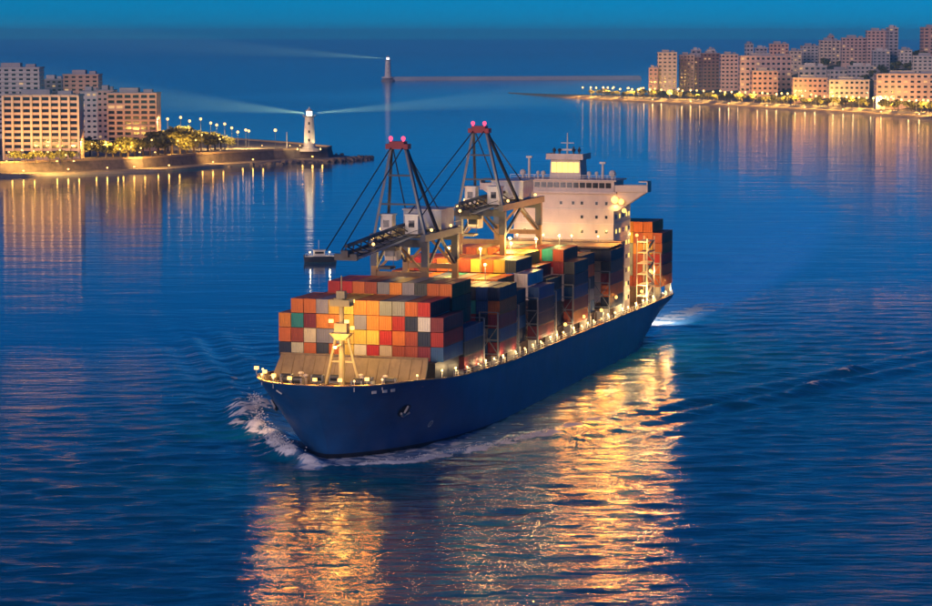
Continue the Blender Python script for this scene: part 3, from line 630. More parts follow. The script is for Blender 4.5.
# first bay, tiers from the bottom, starboard to port, read off the photograph
FRONT = ['ncodoycrcRRmb', 'oRcggyyyroRnr', 'OtmOOygOOrnwm', '.oogyyOOggor.']
HTS = {  # container count per column, starboard to port
 'B': [4, 5, 6, 6, 6, 6, 6, 6, 6, 6, 6, 6, 3], 'C': [4, 5, 5, 5, 5, 5, 5, 5, 5, 5, 5, 5, 5], 'D': [4, 5, 5, 5, 5, 5, 5, 5, 5, 5, 5, 4, 0],
 'E': [5, 6, 6, 6, 6, 6, 6, 6, 6, 6, 6, 5, 4], 'F': [5, 5, 5, 5, 5, 5, 5, 6, 6, 6, 5, 4, 0], 'G': [5, 6, 6, 6, 6, 6, 6, 6, 6, 6, 6, 6, 5],
 'H': [5, 5, 5, 5, 5, 5, 5, 5, 5, 5, 5, 5, 0], 'I': [5, 5, 5, 5, 5, 5, 5, 5, 5, 5, 5, 5, 5], 'K': [4, 5, 6, 6, 6, 6, 6, 6, 6, 6, 6, 6, 5]}
TOPROW = {'B': 'cRrroRgOgdoobn', 'E': 'oorRoORyoyddr', 'G': 'oyRoyordoRtRd', 'C': 'ooRdOOrboRdbn', 'I': 'oRRorRodddgdn', 'K': 'oRoyoOoRyOooR'}
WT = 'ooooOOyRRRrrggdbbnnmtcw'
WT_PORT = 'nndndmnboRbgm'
BAYNAME = {'A': 'foremost bay', 'B': 'second bay', 'C': 'third bay', 'D': 'fourth bay', 'E': 'fifth bay', 'F': 'sixth bay', 'G': 'seventh bay', 'H': 'eighth bay', 'I': 'bay before the deckhouse', 'K': 'bay behind the deckhouse'}
ORD = ['first', 'second', 'third', 'fourth', 'fifth', 'sixth', 'seventh']
def tier_name(t, n): return 'top' if t == n - 1 else ('bottom' if t == 0 else ORD[t])
def row_name(c):
    if c == 6: return 'centre row'
    k = c if c < 6 else 12 - c; sd = 'starboard' if c < 6 else 'port'
    return f'outermost {sd} row' if k == 0 else f'{ORD[k]} row from {sd}'
pend = []
for bi, (key, s0) in enumerate(BAYS):
    base = 16.1 if key == 'A' else 12.76; nb = [len([1 for r in FRONT if r[c] != '.']) for c in range(13)] if key == 'A' else HTS[key]
    prevk = BAYS[bi - 1][0] if bi else None
    ph = ([0] * 13 if key in ('A', 'C', 'K') else ([16.1 + 2.75 * 4] * 13 if prevk == 'A' else [12.76 + 2.75 * q for q in HTS[prevk]]))
    for c in range(13):
        for t in range(nb[c]):
            z = base + t * 2.75
            # is any face of it open to view (top, port side, front)?
            vis_top = t == nb[c] - 1; vis_port = c == 12 or nb[c + 1] <= t; front = z + 2.7 > ph[c] + 0.3 if key not in ('C', 'K', 'A') else True
            if key == 'C' and not (vis_top or vis_port or c >= 10): continue
            if key == 'K' and not (vis_top or vis_port or c >= 7): continue
            if key in 'DEFGHI' and not (vis_top or vis_port or (front and (c >= 9 or t >= nb[c] - 1))): continue
            if key == 'B' and not (vis_top or vis_port or (t >= 4)): continue
            if key == 'A': col = KEY[FRONT[t][c]]
            elif vis_top and key in TOPROW: col = KEY[TOPROW[key][c]]
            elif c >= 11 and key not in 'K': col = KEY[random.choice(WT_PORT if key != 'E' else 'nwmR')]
            elif key == 'K': col = KEY[random.choice('oOyRoyOrg')]
            else: col = KEY[random.choice(WT)]
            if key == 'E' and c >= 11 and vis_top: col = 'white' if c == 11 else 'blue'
            pend.append((key, s0, c, t, nb[c], z, col))
def ship_depth(q): return q[1] - q[2] * .2
pend.sort(key=ship_depth)
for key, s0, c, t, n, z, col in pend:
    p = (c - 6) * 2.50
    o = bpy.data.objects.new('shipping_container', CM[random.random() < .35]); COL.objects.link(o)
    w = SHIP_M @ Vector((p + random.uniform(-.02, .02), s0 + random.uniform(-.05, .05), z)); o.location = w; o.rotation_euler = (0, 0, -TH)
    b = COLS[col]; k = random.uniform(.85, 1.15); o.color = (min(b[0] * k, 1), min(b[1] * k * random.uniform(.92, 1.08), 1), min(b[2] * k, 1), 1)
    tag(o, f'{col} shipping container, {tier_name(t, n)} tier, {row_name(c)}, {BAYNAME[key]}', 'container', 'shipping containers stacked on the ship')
print('containers', len(pend))

# ------------------------------------------------------------------ gantry cranes
def crane(label, sF, sR, pL, pR, hg, ha, boom0, boom1, droop):
    root = empty('gantry_crane', SHIP_M @ Vector(((pL + pR) / 2, sF, 10)), -TH); tag(root, label, 'crane', 'gantry cranes standing on the ship')
    O = Vector(((pL + pR) / 2, sF, 10)); w = (pR - pL) / 2; g = sR - sF; zt = hg - 10
    for y in (0, g):
        for sx in (-1, 1):
            l = MB().beam((sx * w, y, 0), (sx * w, y, zt - 5), 1.15, 1.1).build('leg', M_LEG, root)
            MB().box(sx * w - 1.1, sx * w + 1.1, y - 1.4, y + 1.4, 0, 1.1).build('bogie', M_STEEL, l)
            MB().beam((sx * w, y, zt - 5), (sx * w, y, zt), 1.35, 1.25).build('leg_head', M_CRANE, l)
        MB().beam((-w, y, zt - .4), (w, y, zt - .4), 1.1, 1.5).build('portal_beam', M_CRANE, root)
        MB().beam((-w, y, zt - 6.6), (w, y, zt - 6.6), .8, 1.0).build('tie_beam', M_LEG, root)
        MB().beam((-w, y, zt - 6.6), (0, y, zt - 1), .45).beam((w, y, zt - 6.6), (0, y, zt - 1), .45).build('knee_brace', M_LEG, root)
    for sx in (-1, 1):
        MB().beam((sx * w, -1.5, zt + .7), (sx * w, g + 3, zt + .7), 1.0, 1.4).build('side_girder', M_CRANE, root)
        MB().beam((sx * w, 0, zt - 6), (sx * w, g * .5, zt), .5).beam((sx * w, g, zt - 6), (sx * w, g * .5, zt), .5).build('side_brace', M_CRANE, root)
    # A-frame
    ap = Vector((-1.0, 1.0, ha - 10)); zg = zt + 1.2
    for sx in (-1, 1):
        MB().beam((sx * w, 0, zg), (sx * 1.5 - .6, 1, ap.z), .6, .5).build('mast_leg', M_GREY, root)
        MB().beam((sx * w, g * .42, zg), (sx * 1.5 - .6, 1.4, ap.z), .55, .45).build('mast_leg', M_STEEL, root)
        MB().tube((sx * 1.2 - .6, 1, ap.z + .4), (sx * w * .8, g - 1, zg), .13, n=6).build('backstay', M_STEEL, root)
        MB().tube((sx * 1.2 - .6, 1, ap.z + .4), (sx * 1.5, boom1 * .62 - sF, zg + .8 - droop * .5), .13, n=6).build('forestay', M_STEEL, root)
    for f in (.35, .68): MB().beam((-w + (w - 1.4) * f, f, zg + (ap.z - zg) * f), (w - (w - 1.0) * f, f, zg + (ap.z - zg) * f), .32).build('mast_strut', M_STEEL, root)
    hd = MB().box(-2.9, 1.7, -.1, 2.1, ap.z - .3, ap.z + .7).box(-2.1, .9, -.2, 2.2, ap.z + .7, ap.z + 1.2).build('mast_head', M_RED, root)
    for x in (-1.9, .7): MB().tube((x, .3, ap.z + 1.1), (x, .3, ap.z + 1.5), .18, n=6).ball((x, .3, ap.z + 1.8), .45).build('warning_lamp', M_REDLAMP, hd)
    # boom: two chords with lattice, drooping towards the bow
    y0, y1 = boom0 - sF, boom1 - sF; nseg = 14; prev = None
    mb = MB(); walk = MB()
    for k in range(nseg + 1):
        f = k / nseg; y = y0 + (y1 - y0) * f; fo = max(0, -y) / max(1e-3, -y1); z = zt + .8 - droop * fo
        cur = [Vector((sx * 1.9, y, z)) for sx in (-1, 1)] + [Vector((0, y, z + 2.2))]
        mb.beam(cur[0], cur[1], .3)
        if prev:
            for a, b in zip(prev, cur): mb.beam(a, b, .55)
            mb.beam(prev[0], cur[2], .22).beam(prev[1], cur[2], .22).beam(cur[0], prev[1], .22)
            walk.beam(prev[1] + Vector((1.0, 0, .2)), cur[1] + Vector((1.0, 0, .2)), .9, .1).beam(prev[1] + Vector((1.4, 0, 1.3)), cur[1] + Vector((1.4, 0, 1.3)), .1)
        prev = cur
    bo = mb.build('boom', M_STEEL, root); walk.build('walkway', M_GREY, bo)
    z = zt + .8 - droop; MB().box(-2.2, 2.2, y1 - .5, y1 + .5, z - .4, z + .8).box(-.7, .7, y1 - 1.1, y1 + 1, z + .3, z + 1.5).build('boom_tip', M_STEEL, bo)
    # houses
    mh = MB().box(-w + 2, w - .6, g * .62, g * .62 + 8.5, zt + 1.5, zt + 5.3).build('machinery_house', mat('pale_blue_paint', (.52, .58, .66), .5, dirt=.15), root)
    MB().box(-w + 1.8, w - .4, g * .62 - .2, g * .62 + 8.7, zt + 5.3, zt + 5.55).build('roof', M_WHITE, mh)
    for x, y, a in ((-w + 2.2, 2.0, 1.2), (-w + 7.2, 3.0, 1.35)):
        eh = MB().box(x - a, x + a, y - a, y + a, zt + 1.3, zt + 4.9).box(x - a - .2, x + a + .2, y - a - .2, y + a + .2, zt + 4.9, zt + 5.2).build('electrical_cabin', M_WHITE, root)
        MB().box(x - .6, x + .6, y - a - .05, y - a + .02, zt + 2.6, zt + 4).build('window', M_GLASS, eh)
    cz = zt - 3.4; cab = MB().hexa([(-1.2, -5.5, cz), (1.2, -5.5, cz), (1.2, -2.6, cz), (-1.2, -2.6, cz)], [(-1.3, -6.1, cz + 2.6), (1.3, -6.1, cz + 2.6), (1.3, -2.6, cz + 2.6), (-1.3, -2.6, cz + 2.6)]).build('operator_cab', M_WHITE, root)
    MB().box(-1.0, 1.0, -6.05, -5.85, cz + .9, cz + 2.2).build('cab_window', M_GLASS, cab)
    tz = zt - .3; tr_ = MB().box(-2.2, 2.2, -9, -6.6, tz - .9, tz).beam((-1.4, -8, tz - 4), (-1.4, -8, tz - .6), .08).beam((1.4, -8, tz - 4), (1.4, -8, tz - .6), .08).box(-1.3, 1.3, -9.6, -6.4, tz - 4.5, tz - 4).build('trolley', M_STEEL, root)
    for x, y in ((-w, 4), (w, 4), (0, g * .5), (w, g - 3), (-1.5, -12), (1.5, -20)):
        zz = zt + 2.0 - (droop * max(0, -y) / max(1e-3, -y1)); post_lamp('work_lamp', x, y, zz - 1.4, zz, .32, M_LAMP, root)
    for x, y in ((0, 2), (w * .7, g * .5)): point('work_light', (x, y, zt - 2.2), 1000, WARM, .3, root)
    point('work_light', (w * .3, -3.6, zt + 4.8), 300, PALE, .3, root)
    return root
crane('grey gantry crane nearer the bow, red-topped mast and long forward boom', 48.4, 68.0, -8.0, 2.6, 35.6, 54.0, 78, 17.5, 1.6)
crane('grey gantry crane nearer the deckhouse, red-topped mast and short boom', 97.0, 125.8, -5.6, 4.2, 38.4, 55.4, 128, 82, 0.5)
# work lamps on posts between the stacks
for p, s, z, pw in ((-3, 81.2, 31.5, 5200), (4, 81.2, 31.5, 5200), (6, 97.3, 31.5, 2600), (9, 68.0, 29.5, 1500), (2, 110.2, 31.5, 5200), (8, 110.2, 31.5, 5200), (9, 126, 31, 1800)):
    post_lamp('work_lamp', p, s, 12, z, .34, M_LAMPW, ship)
    point('work_lamp_light', (p, s - .8, z + .3), pw, WARM, .3, ship)

# ------------------------------------------------------------------ small boat beyond the ship
bp_ = at_h(320, 262); boat = empty('harbour_launch', (bp_.x, bp_.y, 0), R_(8)); tag(boat, 'small white harbour launch with deck lights, on the open water off the bow', 'boat')
mb = MB(); prof = [(-5.6, .9), (-3, 1.5), (0, 1.7), (3.5, 1.6), (5.2, 1.3)]; V = []
for x, b in prof:
    t = 2.0 + (.5 if x < -3 else 0); V += [(x + .4, -b * .6, -.3), (x, -b, t), (x, b, t), (x + .4, b * .6, -.3)]
mb.v += V
for i in range(len(prof) - 1):
    for j in range(3): a = 4 * i + j; mb.f.append((a, a + 4, a + 5, a + 1)); mb.mi.append(0)
mb.f += [(0, 1, 2, 3), (19, 18, 17, 16)]; mb.mi += [0, 0]
mb.build('hull', M_STEEL, boat); MB().box(-5.2, 5.1, -1.5, 1.5, 1.9, 2.15).build('deck', M_WHITE, boat)
cabn = MB().box(-2.2, 1.6, -1.2, 1.2, 2.1, 4.0).box(-2.5, 1.9, -1.35, 1.35, 4.0, 4.2).build('cabin', M_WHITE, boat)
MB().box(-1.8, 1.2, -1.24, -1.2, 2.9, 3.6).build('window', M_GLASS, cabn)
MB().tube((-.4, 0, 4.2), (-.4, 0, 7.4), .09, n=6).beam((-.4, -.7, 6.2), (-.4, .7, 6.2), .08).build('mast', M_WHITE, boat)
mb = MB()
for x in np.arange(-5, 5.1, 1.0): mb.tube((x, -1.5, 2.1), (x, -1.5, 2.9), .05, n=5)
mb.beam((-5, -1.5, 2.9), (5, -1.5, 2.9), .07).build('railing', M_WHITE, boat)
for x in (-3.4, 3.2): post_lamp('deck_lamp', x, -.6, 2.1, 3.4, .3, M_LAMP, boat); point('deck_light', (x, -1.6, 3.6), 160, PALE, .2, boat)

# ------------------------------------------------------------------ trees and lamps used on both shores
def crown_mesh(seed, n=420, rx=1.0, rz=.8):
    r = random.Random(seed); mb = MB(); cl = [(r.uniform(-.5, .5), r.uniform(-.5, .5), r.uniform(-.35, .5), r.uniform(.35, .6)) for _ in range(7)]
    for _ in range(n):
        cx, cy_, cz, cr = r.choice(cl); d = Vector((r.gauss(0, 1), r.gauss(0, 1), r.gauss(0, 1))).normalized() * cr * r.uniform(.6, 1.05)
        c = Vector((cx, cy_, cz)) + d; c = Vector((c.x * rx, c.y * rx, c.z * rz)); s_ = r.uniform(.07, .16)
        a = Vector((r.gauss(0, 1), r.gauss(0, 1), r.gauss(0, 1))).normalized(); b = a.cross(Vector((r.gauss(0, 1), r.gauss(0, 1), r.gauss(0, 1)))).normalized()
        mb.add([c - a * s_ - b * s_ * .6, c + a * s_ - b * s_ * .6, c + a * s_ * .8 + b * s_ * .6, c - a * s_ * .7 + b * s_ * .7], [(0, 1, 2, 3)])
    return mb.mesh('tree_crown', M_LEAF)
CROWNS = [crown_mesh(k) for k in range(5)]
def trunk_mesh():
    mb = MB().tube((0, 0, 0), (.02, .01, .5), .05, .035, n=6)
    for a in (0, 2.1, 4.2): mb.tube((.02, .01, .42), (.25 * math.cos(a), .25 * math.sin(a), .78), .028, .012, n=5)
    return mb.mesh('tree_trunk', M_BARK)
TRUNK = trunk_mesh()
def tree(loc, hgt, label, group, wide=1.0):
    t = empty('broadleaf_tree', loc, random.uniform(0, 6.28)); tag(t, label, 'tree', group)
    inst('trunk', TRUNK, t, (0, 0, -.3), 0, (hgt, hgt, hgt)); w = hgt * .42 * wide
    inst('crown', random.choice(CROWNS), t, (0, 0, hgt * .56), random.uniform(0, 6.28), (w, w, hgt * .48)); return t
POLE = MB().tube((0, 0, 0), (0, 0, 1), .012, .008, n=6).mesh('lamp_pole', M_GREY)
GLOBE = MB().ball((0, 0, 0), 1.0, 8, 5).mesh('lamp_globe', M_LAMPS); GLOBEW = MB().ball((0, 0, 0), 1.0, 8, 5).mesh('lamp_globe_white', M_LAMP)
def street_lamp(loc, hgt, label, group, r=.55, power=900, col=SOD, white=False):
    t = empty('street_lamp', loc); tag(t, label, 'street lamp', group)
    inst('pole', POLE, t, (0, 0, -.2), 0, (hgt, hgt, hgt)); inst('globe', GLOBEW if white else GLOBE, t, (0, 0, hgt), 0, (r, r, r))
    if power: spot('lamp_light', (0, r + .3, hgt - r * .3), (0, r + 8, hgt * .55), power * 1.5, 140, col, .4, .6, t)
    return t

# ------------------------------------------------------------------ buildings
def wall_mat(name, col): return mat('wall_' + name, col, .8, var=.12, scale=.08, dirt=.2)
WALLS = {'pink': wall_mat('pink', (.64, .45, .41)), 'cream': wall_mat('cream', (.68, .55, .46)), 'white': wall_mat('white', (.62, .58, .57)), 'brown': wall_mat('brown', (.24, .16, .15)), 'grey': wall_mat('grey', (.42, .40, .43)), 'salmon': wall_mat('salmon', (.64, .40, .32))}
M_LITW = mat('lit_room_window', (.5, .35, .2), .5, emit=(1, .62, .25), estr=.5)
def building(x, y, z, wd_, dp, hgt, wall, label, rz=0.0, floors=8, bays=6, style='band', name='apartment_building', each=False, lit=.06, roof='box', group=None):
    """front faces -y; origin at the middle of the front edge on the ground"""
    b = empty(name, (x, y, z), rz); tag(b, label, 'building', group)
    MB().box(-wd_ / 2, wd_ / 2, 0, dp, -6, hgt).build('wall', WALLS[wall], b)
    rf = MB().box(-wd_ / 2 - .4, wd_ / 2 + .4, -.4, dp + .4, hgt, hgt + .7)
    if roof == 'box': rf.box(-wd_ * .28, wd_ * .1, dp * .3, dp * .75, hgt + .7, hgt + 3.4).box(wd_ * .2, wd_ * .38, dp * .4, dp * .7, hgt + .7, hgt + 2.6)
    rf.build('roof', WALLS['grey'] if wall != 'grey' else WALLS['white'], b)
    fh = (hgt - 2.5) / floors; bwid = wd_ / bays
    if style == 'band':
        sl = MB()
        for k in range(1, floors + 1): sl.box(-wd_ / 2 - .3, wd_ / 2 + .3, -.9, .02, 2.5 + k * fh - .45, 2.5 + k * fh + .25)
        sl.build('balcony_band', WALLS[wall], b)
    if style == 'pier':
        pm = MB()
        for k in range(bays + 1): pm.box(-wd_ / 2 + k * bwid - .6, -wd_ / 2 + k * bwid + .6, -.8, .02, -4, hgt)
        pm.build('pier', WALLS['cream'], b)
    wn = (MB().box(-bwid * .36, bwid * .36, -.12, .02, -fh * .27, fh * .27)); wme = wn.mesh('window', M_GLASS); wml_ = wn.mesh('lit_window', M_LITW)
    if each:
        for f in range(floors):
            for k in range(bays):
                inst('window', wml_ if random.random() < lit else wme, b, (-wd_ / 2 + (k + .5) * bwid, -.03, 2.5 + (f + .5) * fh))
    else:
        dk = MB(); lt = MB()
        for f in range(floors):
            for k in range(bays):
                cx_ = -wd_ / 2 + (k + .5) * bwid; cz_ = 2.5 + (f + .5) * fh
                (lt if random.random() < lit else dk).box(cx_ - bwid * .26, cx_ + bwid * .26, -.12, .02, cz_ - fh * .2, cz_ + fh * .2)
            for k in range(max(2, int(dp / 4))):
                cy_ = (k + .5) * dp / max(2, int(dp / 4)); cz_ = 2.5 + (f + .5) * fh
                for sx in (-1, 1): dk.box(min(sx * wd_ / 2, sx * (wd_ / 2 + .1)), max(sx * wd_ / 2, sx * (wd_ / 2 + .1)), cy_ - 1, cy_ + 1, cz_ - fh * .24, cz_ + fh * .24)
        if dk.v: o = dk.build('windows', M_GLASS, b); o['kind'] = 'stuff'
        if lt.v: o = lt.build('lit_windows', M_LITW, b); o['kind'] = 'stuff'
    return b

# ------------------------------------------------------------------ left headland
GZ = 7.0
shore = [(-220, 190), (-60, 181), (0, 178), (80, 175), (160, 172), (225, 167), (290, 163), (330, 161.5), (349, 160.5)]
SW = [at_h(x, y) for x, y in shore]
back = [SW[-1] + Vector((2, 26, 0)), SW[-1] + Vector((-30, 90, 0)), SW[-1] + Vector((-110, 210, 0)), SW[-1] + Vector((-260, 330, 0)), SW[0] + Vector((-40, 420, 0))]
def offset(pts, d):                                   # move the shore line inland
    out = []
    for i, p in enumerate(pts):
        a = pts[max(i - 1, 0)]; b = pts[min(i + 1, len(pts) - 1)]; t = (b - a).normalized(); out.append(p + Vector((-t.y, t.x, 0)) * d)
    return out
def strip(mb, a, b, za, zb, mi=0):
    o = len(mb.v); n = len(a)
    for p in a: mb.v.append((p.x, p.y, za))
    for p in b: mb.v.append((p.x, p.y, zb))
    for i in range(n - 1): mb.f.append((o + i, o + i + 1, o + n + i + 1, o + n + i)); mb.mi.append(mi)
full = SW + back; a1 = offset(full, 1.5); a2 = offset(full, 13); a3 = offset(full, 14.5)
ap = MB(); strip(ap, full, a1, -2, 1.4); strip(ap, a1, a2, 1.4, 1.8); o = ap.build('quay_apron', M_CONC); o['kind'] = 'structure'; o['label'] = 'low concrete apron at the foot of the seawall'
hd = MB(); strip(hd, a2, a3, 1.0, GZ, 0); o0 = len(hd.v); hd.v += [(p.x, p.y, GZ) for p in a3]; hd.f.append(tuple(range(o0, o0 + len(a3)))); hd.mi.append(1)
o = hd.build('headland', [M_ROCK, M_PAVE]); o['kind'] = 'structure'; o['label'] = 'paved headland behind a dark stone seawall'
sp_ = MB(); b1 = offset(full, 14.2); b2 = offset(full, 15.0)
strip(sp_, b1, b1, GZ - .1, GZ + 1.1); strip(sp_, b1, b2, GZ + 1.1, GZ + 1.1); strip(sp_, b2, b2, GZ + 1.1, GZ - .1)
o = sp_.build('parapet_wall', M_SAND); tag(o, 'pale low parapet wall along the top of the headland seawall', 'wall')
rk = MB(); rr = random.Random(3)
for k in range(110):
    f = rr.uniform(0, 1); i = rr.choice([5, 6, 7, 7, 8, 8, 8, 9]); i = min(i, len(full) - 2); p = full[i].lerp(full[i + 1], f) + Vector((rr.uniform(-2, 12), rr.uniform(-3, 3), 0)); s_ = rr.uniform(.8, 2.4)
    o = len(rk.v); rk.ball((p.x, p.y, rr.uniform(-.4, .8)), s_, 6, 4, .7)
    for j in range(o, len(rk.v)): v = rk.v[j]; rk.v[j] = (v[0] + rr.uniform(-.3, .3) * s_, v[1] + rr.uniform(-.3, .3) * s_, v[2] + rr.uniform(-.25, .25) * s_)
o = rk.build('shore_rocks', M_ROCK); o['kind'] = 'stuff'; o['label'] = 'tumbled rocks at the tip of the headland'
gl = lambda x, y, z=GZ: at_h(x, y, z)
def px_building(x0, x1, ytop, ybase, z, wall, label, dp=16, **kw):
    P0 = at_h((x0 + x1) / 2, ybase, z); sc = P0.y / F; return building(P0.x, P0.y, z, (x1 - x0) * sc, dp, (ybase - ytop) * sc, wall, label, **kw)
def px_building_Y(x0, x1, ytop, Y, z, wall, label, dp=16, **kw):
    P0 = at_Y((x0 + x1) / 2, ytop, Y); sc = Y / F; return building(P0.x, Y, z, (x1 - x0) * sc, dp, P0.z - z, wall, label, **kw)
px_building(4, 79, 96, 160, GZ, 'pink', 'long pink apartment block with pale vertical piers, at the water end of the headland', dp=20, floors=10, bays=8, style='pier', each=True)
b2_ = px_building(108, 157, 94, 151, GZ, 'salmon', 'salmon apartment block with balcony bands on every floor, beside the lamplit trees', dp=22, floors=10, bays=6, style='band', each=True, lit=.05)
px_building_Y(97, 113, 91, 1545, GZ, 'pink', 'narrow pink stair tower against the salmon apartment block', dp=18, floors=10, bays=3, style='plain')
px_building_Y(80, 97, 92, 1620, GZ, 'white', 'slim bluish white block seen between the two large apartment blocks', dp=18, floors=9, bays=3, style='plain')
px_building_Y(-12, 39, 68, 1700, GZ, 'white', 'pale tower block rising behind the long pink apartment block', dp=20, floors=15, bays=7, style='band')
px_building_Y(40, 62, 80, 1760, GZ, 'grey', 'grey block half hidden behind the long pink apartment block', dp=20, floors=13, bays=4, style='plain')
px_building_Y(63, 98, 75, 1720, GZ, 'salmon', 'salmon block with roof boxes behind the slim white block', dp=20, floors=14, bays=5, style='band')
px_building_Y(-60, -16, 84, 1460, GZ, 'cream', 'cream apartment block at the landward end of the headland', dp=20, floors=11, bays=6, style='band')
# ground floodlights added to brighten the two seafront blocks
for x0, x1, yb, n_, nm in ((8, 75, 161.2, 5, 'long pink block'), (110, 156, 152.4, 4, 'salmon block')):
    for k in range(n_):
        Q = gl(x0 + (x1 - x0) * k / (n_ - 1), yb) + Vector((0, -4.5, 0)); o = MB().box(-.5, .5, -.3, .3, 0, .5).hexa([(-.4, .3, .15), (.4, .3, .15), (.4, .45, .15), (-.4, .45, .15)], [(-.4, .15, .6), (.4, .15, .6), (.4, .3, .6), (-.4, .3, .6)]).build('added_floodlight', M_LAMPS, loc=Q)
        tag(o, f'added low floodlight brightening the foot of the {nm}', 'floodlight', f'added floodlights before the {nm}')
        spot('added_facade_light', Q + Vector((0, .8, .8)), Q + Vector((0, 6, 11)), 9000, 110, (1, .55, .12), .4, .8)
# trees on the headland
TL = [('low', x, y, h) for x, y, h in ((82, 158, 8), (90, 156, 9), (98, 157, 7), (106, 159, 8), (113, 158, 7), (121, 157, 8), (128, 158, 9), (135, 157, 8), (143, 156, 9), (150, 156, 8), (158, 155, 10), (165, 155, 9), (172, 154, 11), (180, 154, 9), (187, 153, 10), (194, 153, 9), (201, 152, 9), (208, 151, 8), (215, 150, 7), (221, 149.5, 7), (168, 151, 11), (183, 150, 11), (197, 149, 10), (210, 148.5, 8), (228, 148, 6), (14, 163, 7), (26, 163, 6), (36, 163, 7), (50, 162.5, 6), (62, 162, 7), (72, 161, 7))]
for i, (_, x, y, h) in enumerate(TL):
    side = 'in front of the long pink apartment block' if x < 78 else ('below the salmon apartment block' if x < 160 else 'on the promenade towards the lighthouse')
    tree(gl(x, y), h * random.uniform(.9, 1.15) * (1.35 if x > 78 else 1), f'lamplit leafy tree {side}', f'headland trees {side}', 1.5)
LL = [(159, 118), (168, 119), (181, 117), (190, 121), (201, 119), (211, 123), (217, 125), (225, 124), (232, 128), (238, 132), (246, 130), (249, 131)]
for i, (x, y) in enumerate(LL):
    yb = 151 - (x - 159) * .02; P0 = gl(x, yb); hh = (yb - y) * P0.y / F
    street_lamp(P0, min(hh, 20), 'tall promenade lamp with pale globe among the headland trees', 'tall headland lamps', .8, 15000, (1, .6, .2))
for x, y in ((82, 142), (92, 144), (106, 142), (152, 140), (166, 138), (178, 141), (202, 135), (220, 139), (196, 140), (60, 150), (48, 152), (22, 150), (9, 152), (66, 155), (120, 149), (131, 147), (141, 148), (34, 151)):
    yb = 164 if x < 78 else (159.5 if x < 160 else 155); P0 = gl(x, yb); hh = (yb - y) * P0.y / F
    where = 'before the long pink block' if x < 78 else ('before the salmon block' if x < 160 else 'under the tall promenade lamps')
    street_lamp(P0, hh, f'low warm garden lamp {where}', f'garden lamps {where}', .5, 16000, SOD)
P0 = gl(275.5, 150); street_lamp(P0, 12, 'solitary lamp post with white globe on the bare pier near the lighthouse', None, .95, 2000, PALE, True)
for x in (262, 290, 300): P0 = gl(x, 150.5); street_lamp(P0, 3.0, 'short bollard lamp on the pier leading to the lighthouse', 'short pier lamps', .35, 900, (1, .7, .25))
P0 = gl(287, 150); o = MB().tube((0, 0, 0), (0, 0, 11), .35, .22, n=8).box(-.8, .8, -.8, .8, 0, .5).build('signal_post', M_WHITE, loc=P0); tag(o, 'plain white signal post on the pier beside the lighthouse', 'post')
# low lamps on the quay apron, close over the water
for x in (22, 67, 106, 133, 168, 212, 252, 312):
    i = max(k for k in range(len(shore) - 1) if shore[k][0] <= x); f = (x - shore[i][0]) / (shore[i + 1][0] - shore[i][0]); Q = SW[i].lerp(SW[i + 1], f) + Vector((0, 4, 1.6))
    nm = 'before the long pink block' if x < 80 else ('before the salmon block' if x < 160 else ('below the promenade trees' if x < 235 else 'near the lighthouse'))
    t = empty('quay_lamp', Q); tag(t, f'low lamp on the quay apron {nm}', 'lamp', f'quay lamps {nm}')
    MB().tube((0, 0, 0), (0, 0, 1.5), .1, n=6).build('post', M_GREY, t); MB().box(-.45, .45, -.25, .25, 1.5, 1.9).build('lamp_head', M_LAMPS, t)
    for dx in (-6, 0, 6): point('quay_light', (dx, -.6, 1.7), 150, SOD, .4, t)
# lighthouse
def lighthouse(P0, hh, r, label, beams, power, lm=M_BEACON):
    t = empty('lighthouse', P0); tag(t, label, 'lighthouse')
    MB().lathe([(r * 1.9, -1), (r * 1.9, .8), (r * 1.3, .8), (r * 1.3, 1.6), (r, 1.6), (r * .74, hh * .78), (r * .74, hh * .785)]).build('tower', M_WHITE, t, smooth=False)
    MB().lathe([(r * 1.12, hh * .785), (r * 1.12, hh * .805), (r * .6, hh * .805), (r * .6, hh * .815)]).build('gallery', M_GREY, t)
    mb = MB()
    for k in range(12): a = k * math.pi / 6; mb.tube((r * 1.06 * math.cos(a), r * 1.06 * math.sin(a), hh * .8), (r * 1.06 * math.cos(a), r * 1.06 * math.sin(a), hh * .84), .06, n=4)
    mb.build('railing', M_WHITE, t)
    MB().lathe([(r * .46, hh * .815), (r * .46, hh * .92)], n=12).build('lantern', lm, t)
    MB().lathe([(r * .66, hh * .92), (r * .6, hh * .94), (r * .1, hh * .99), (r * .05, hh * 1.03)]).build('dome', M_WHITE, t)
    for k in range(3): MB().box(-.5, .5, -r * (.98 - .08 * k) - .02, -r * .7, hh * (.2 + .2 * k), hh * (.2 + .2 * k) + 1.6).build('window', M_GLASS, t)
    for (dx, dy, dz) in beams:
        d = Vector((dx, dy, dz)).normalized(); c = Vector((0, 0, hh * .867)) + d * (r * .46 + .6)
        spot('beam_light', c, c + d * 100, power, 7.5, (1, .60, .20), .5, .9, t)
    return t
P0 = gl(309.5, 149.5); HLH = (149.5 - 108) * P0.y / F
lighthouse(P0, HLH, 3.6, 'white lighthouse with lit lantern on the tip of the headland', [(1, -.3, .085), (-1, -1.6, .15)], 2.0e8)
for dx, dy in ((-7, -5), (7, -5)): 
    o = MB().box(-.4, .4, -.4, .4, 0, .5).ball((0, 0, .8), .4).build('base_floodlight', M_LAMP, loc=P0 + Vector((dx, dy, 0))); tag(o, 'small floodlight on the ground lighting the lighthouse tower', 'floodlight', 'lighthouse floodlights')
    spot('base_flood', P0 + Vector((dx, dy, 1.6)), P0 + Vector((0, 0, 14)), 5500, 70, (1, .72, .34), .3)
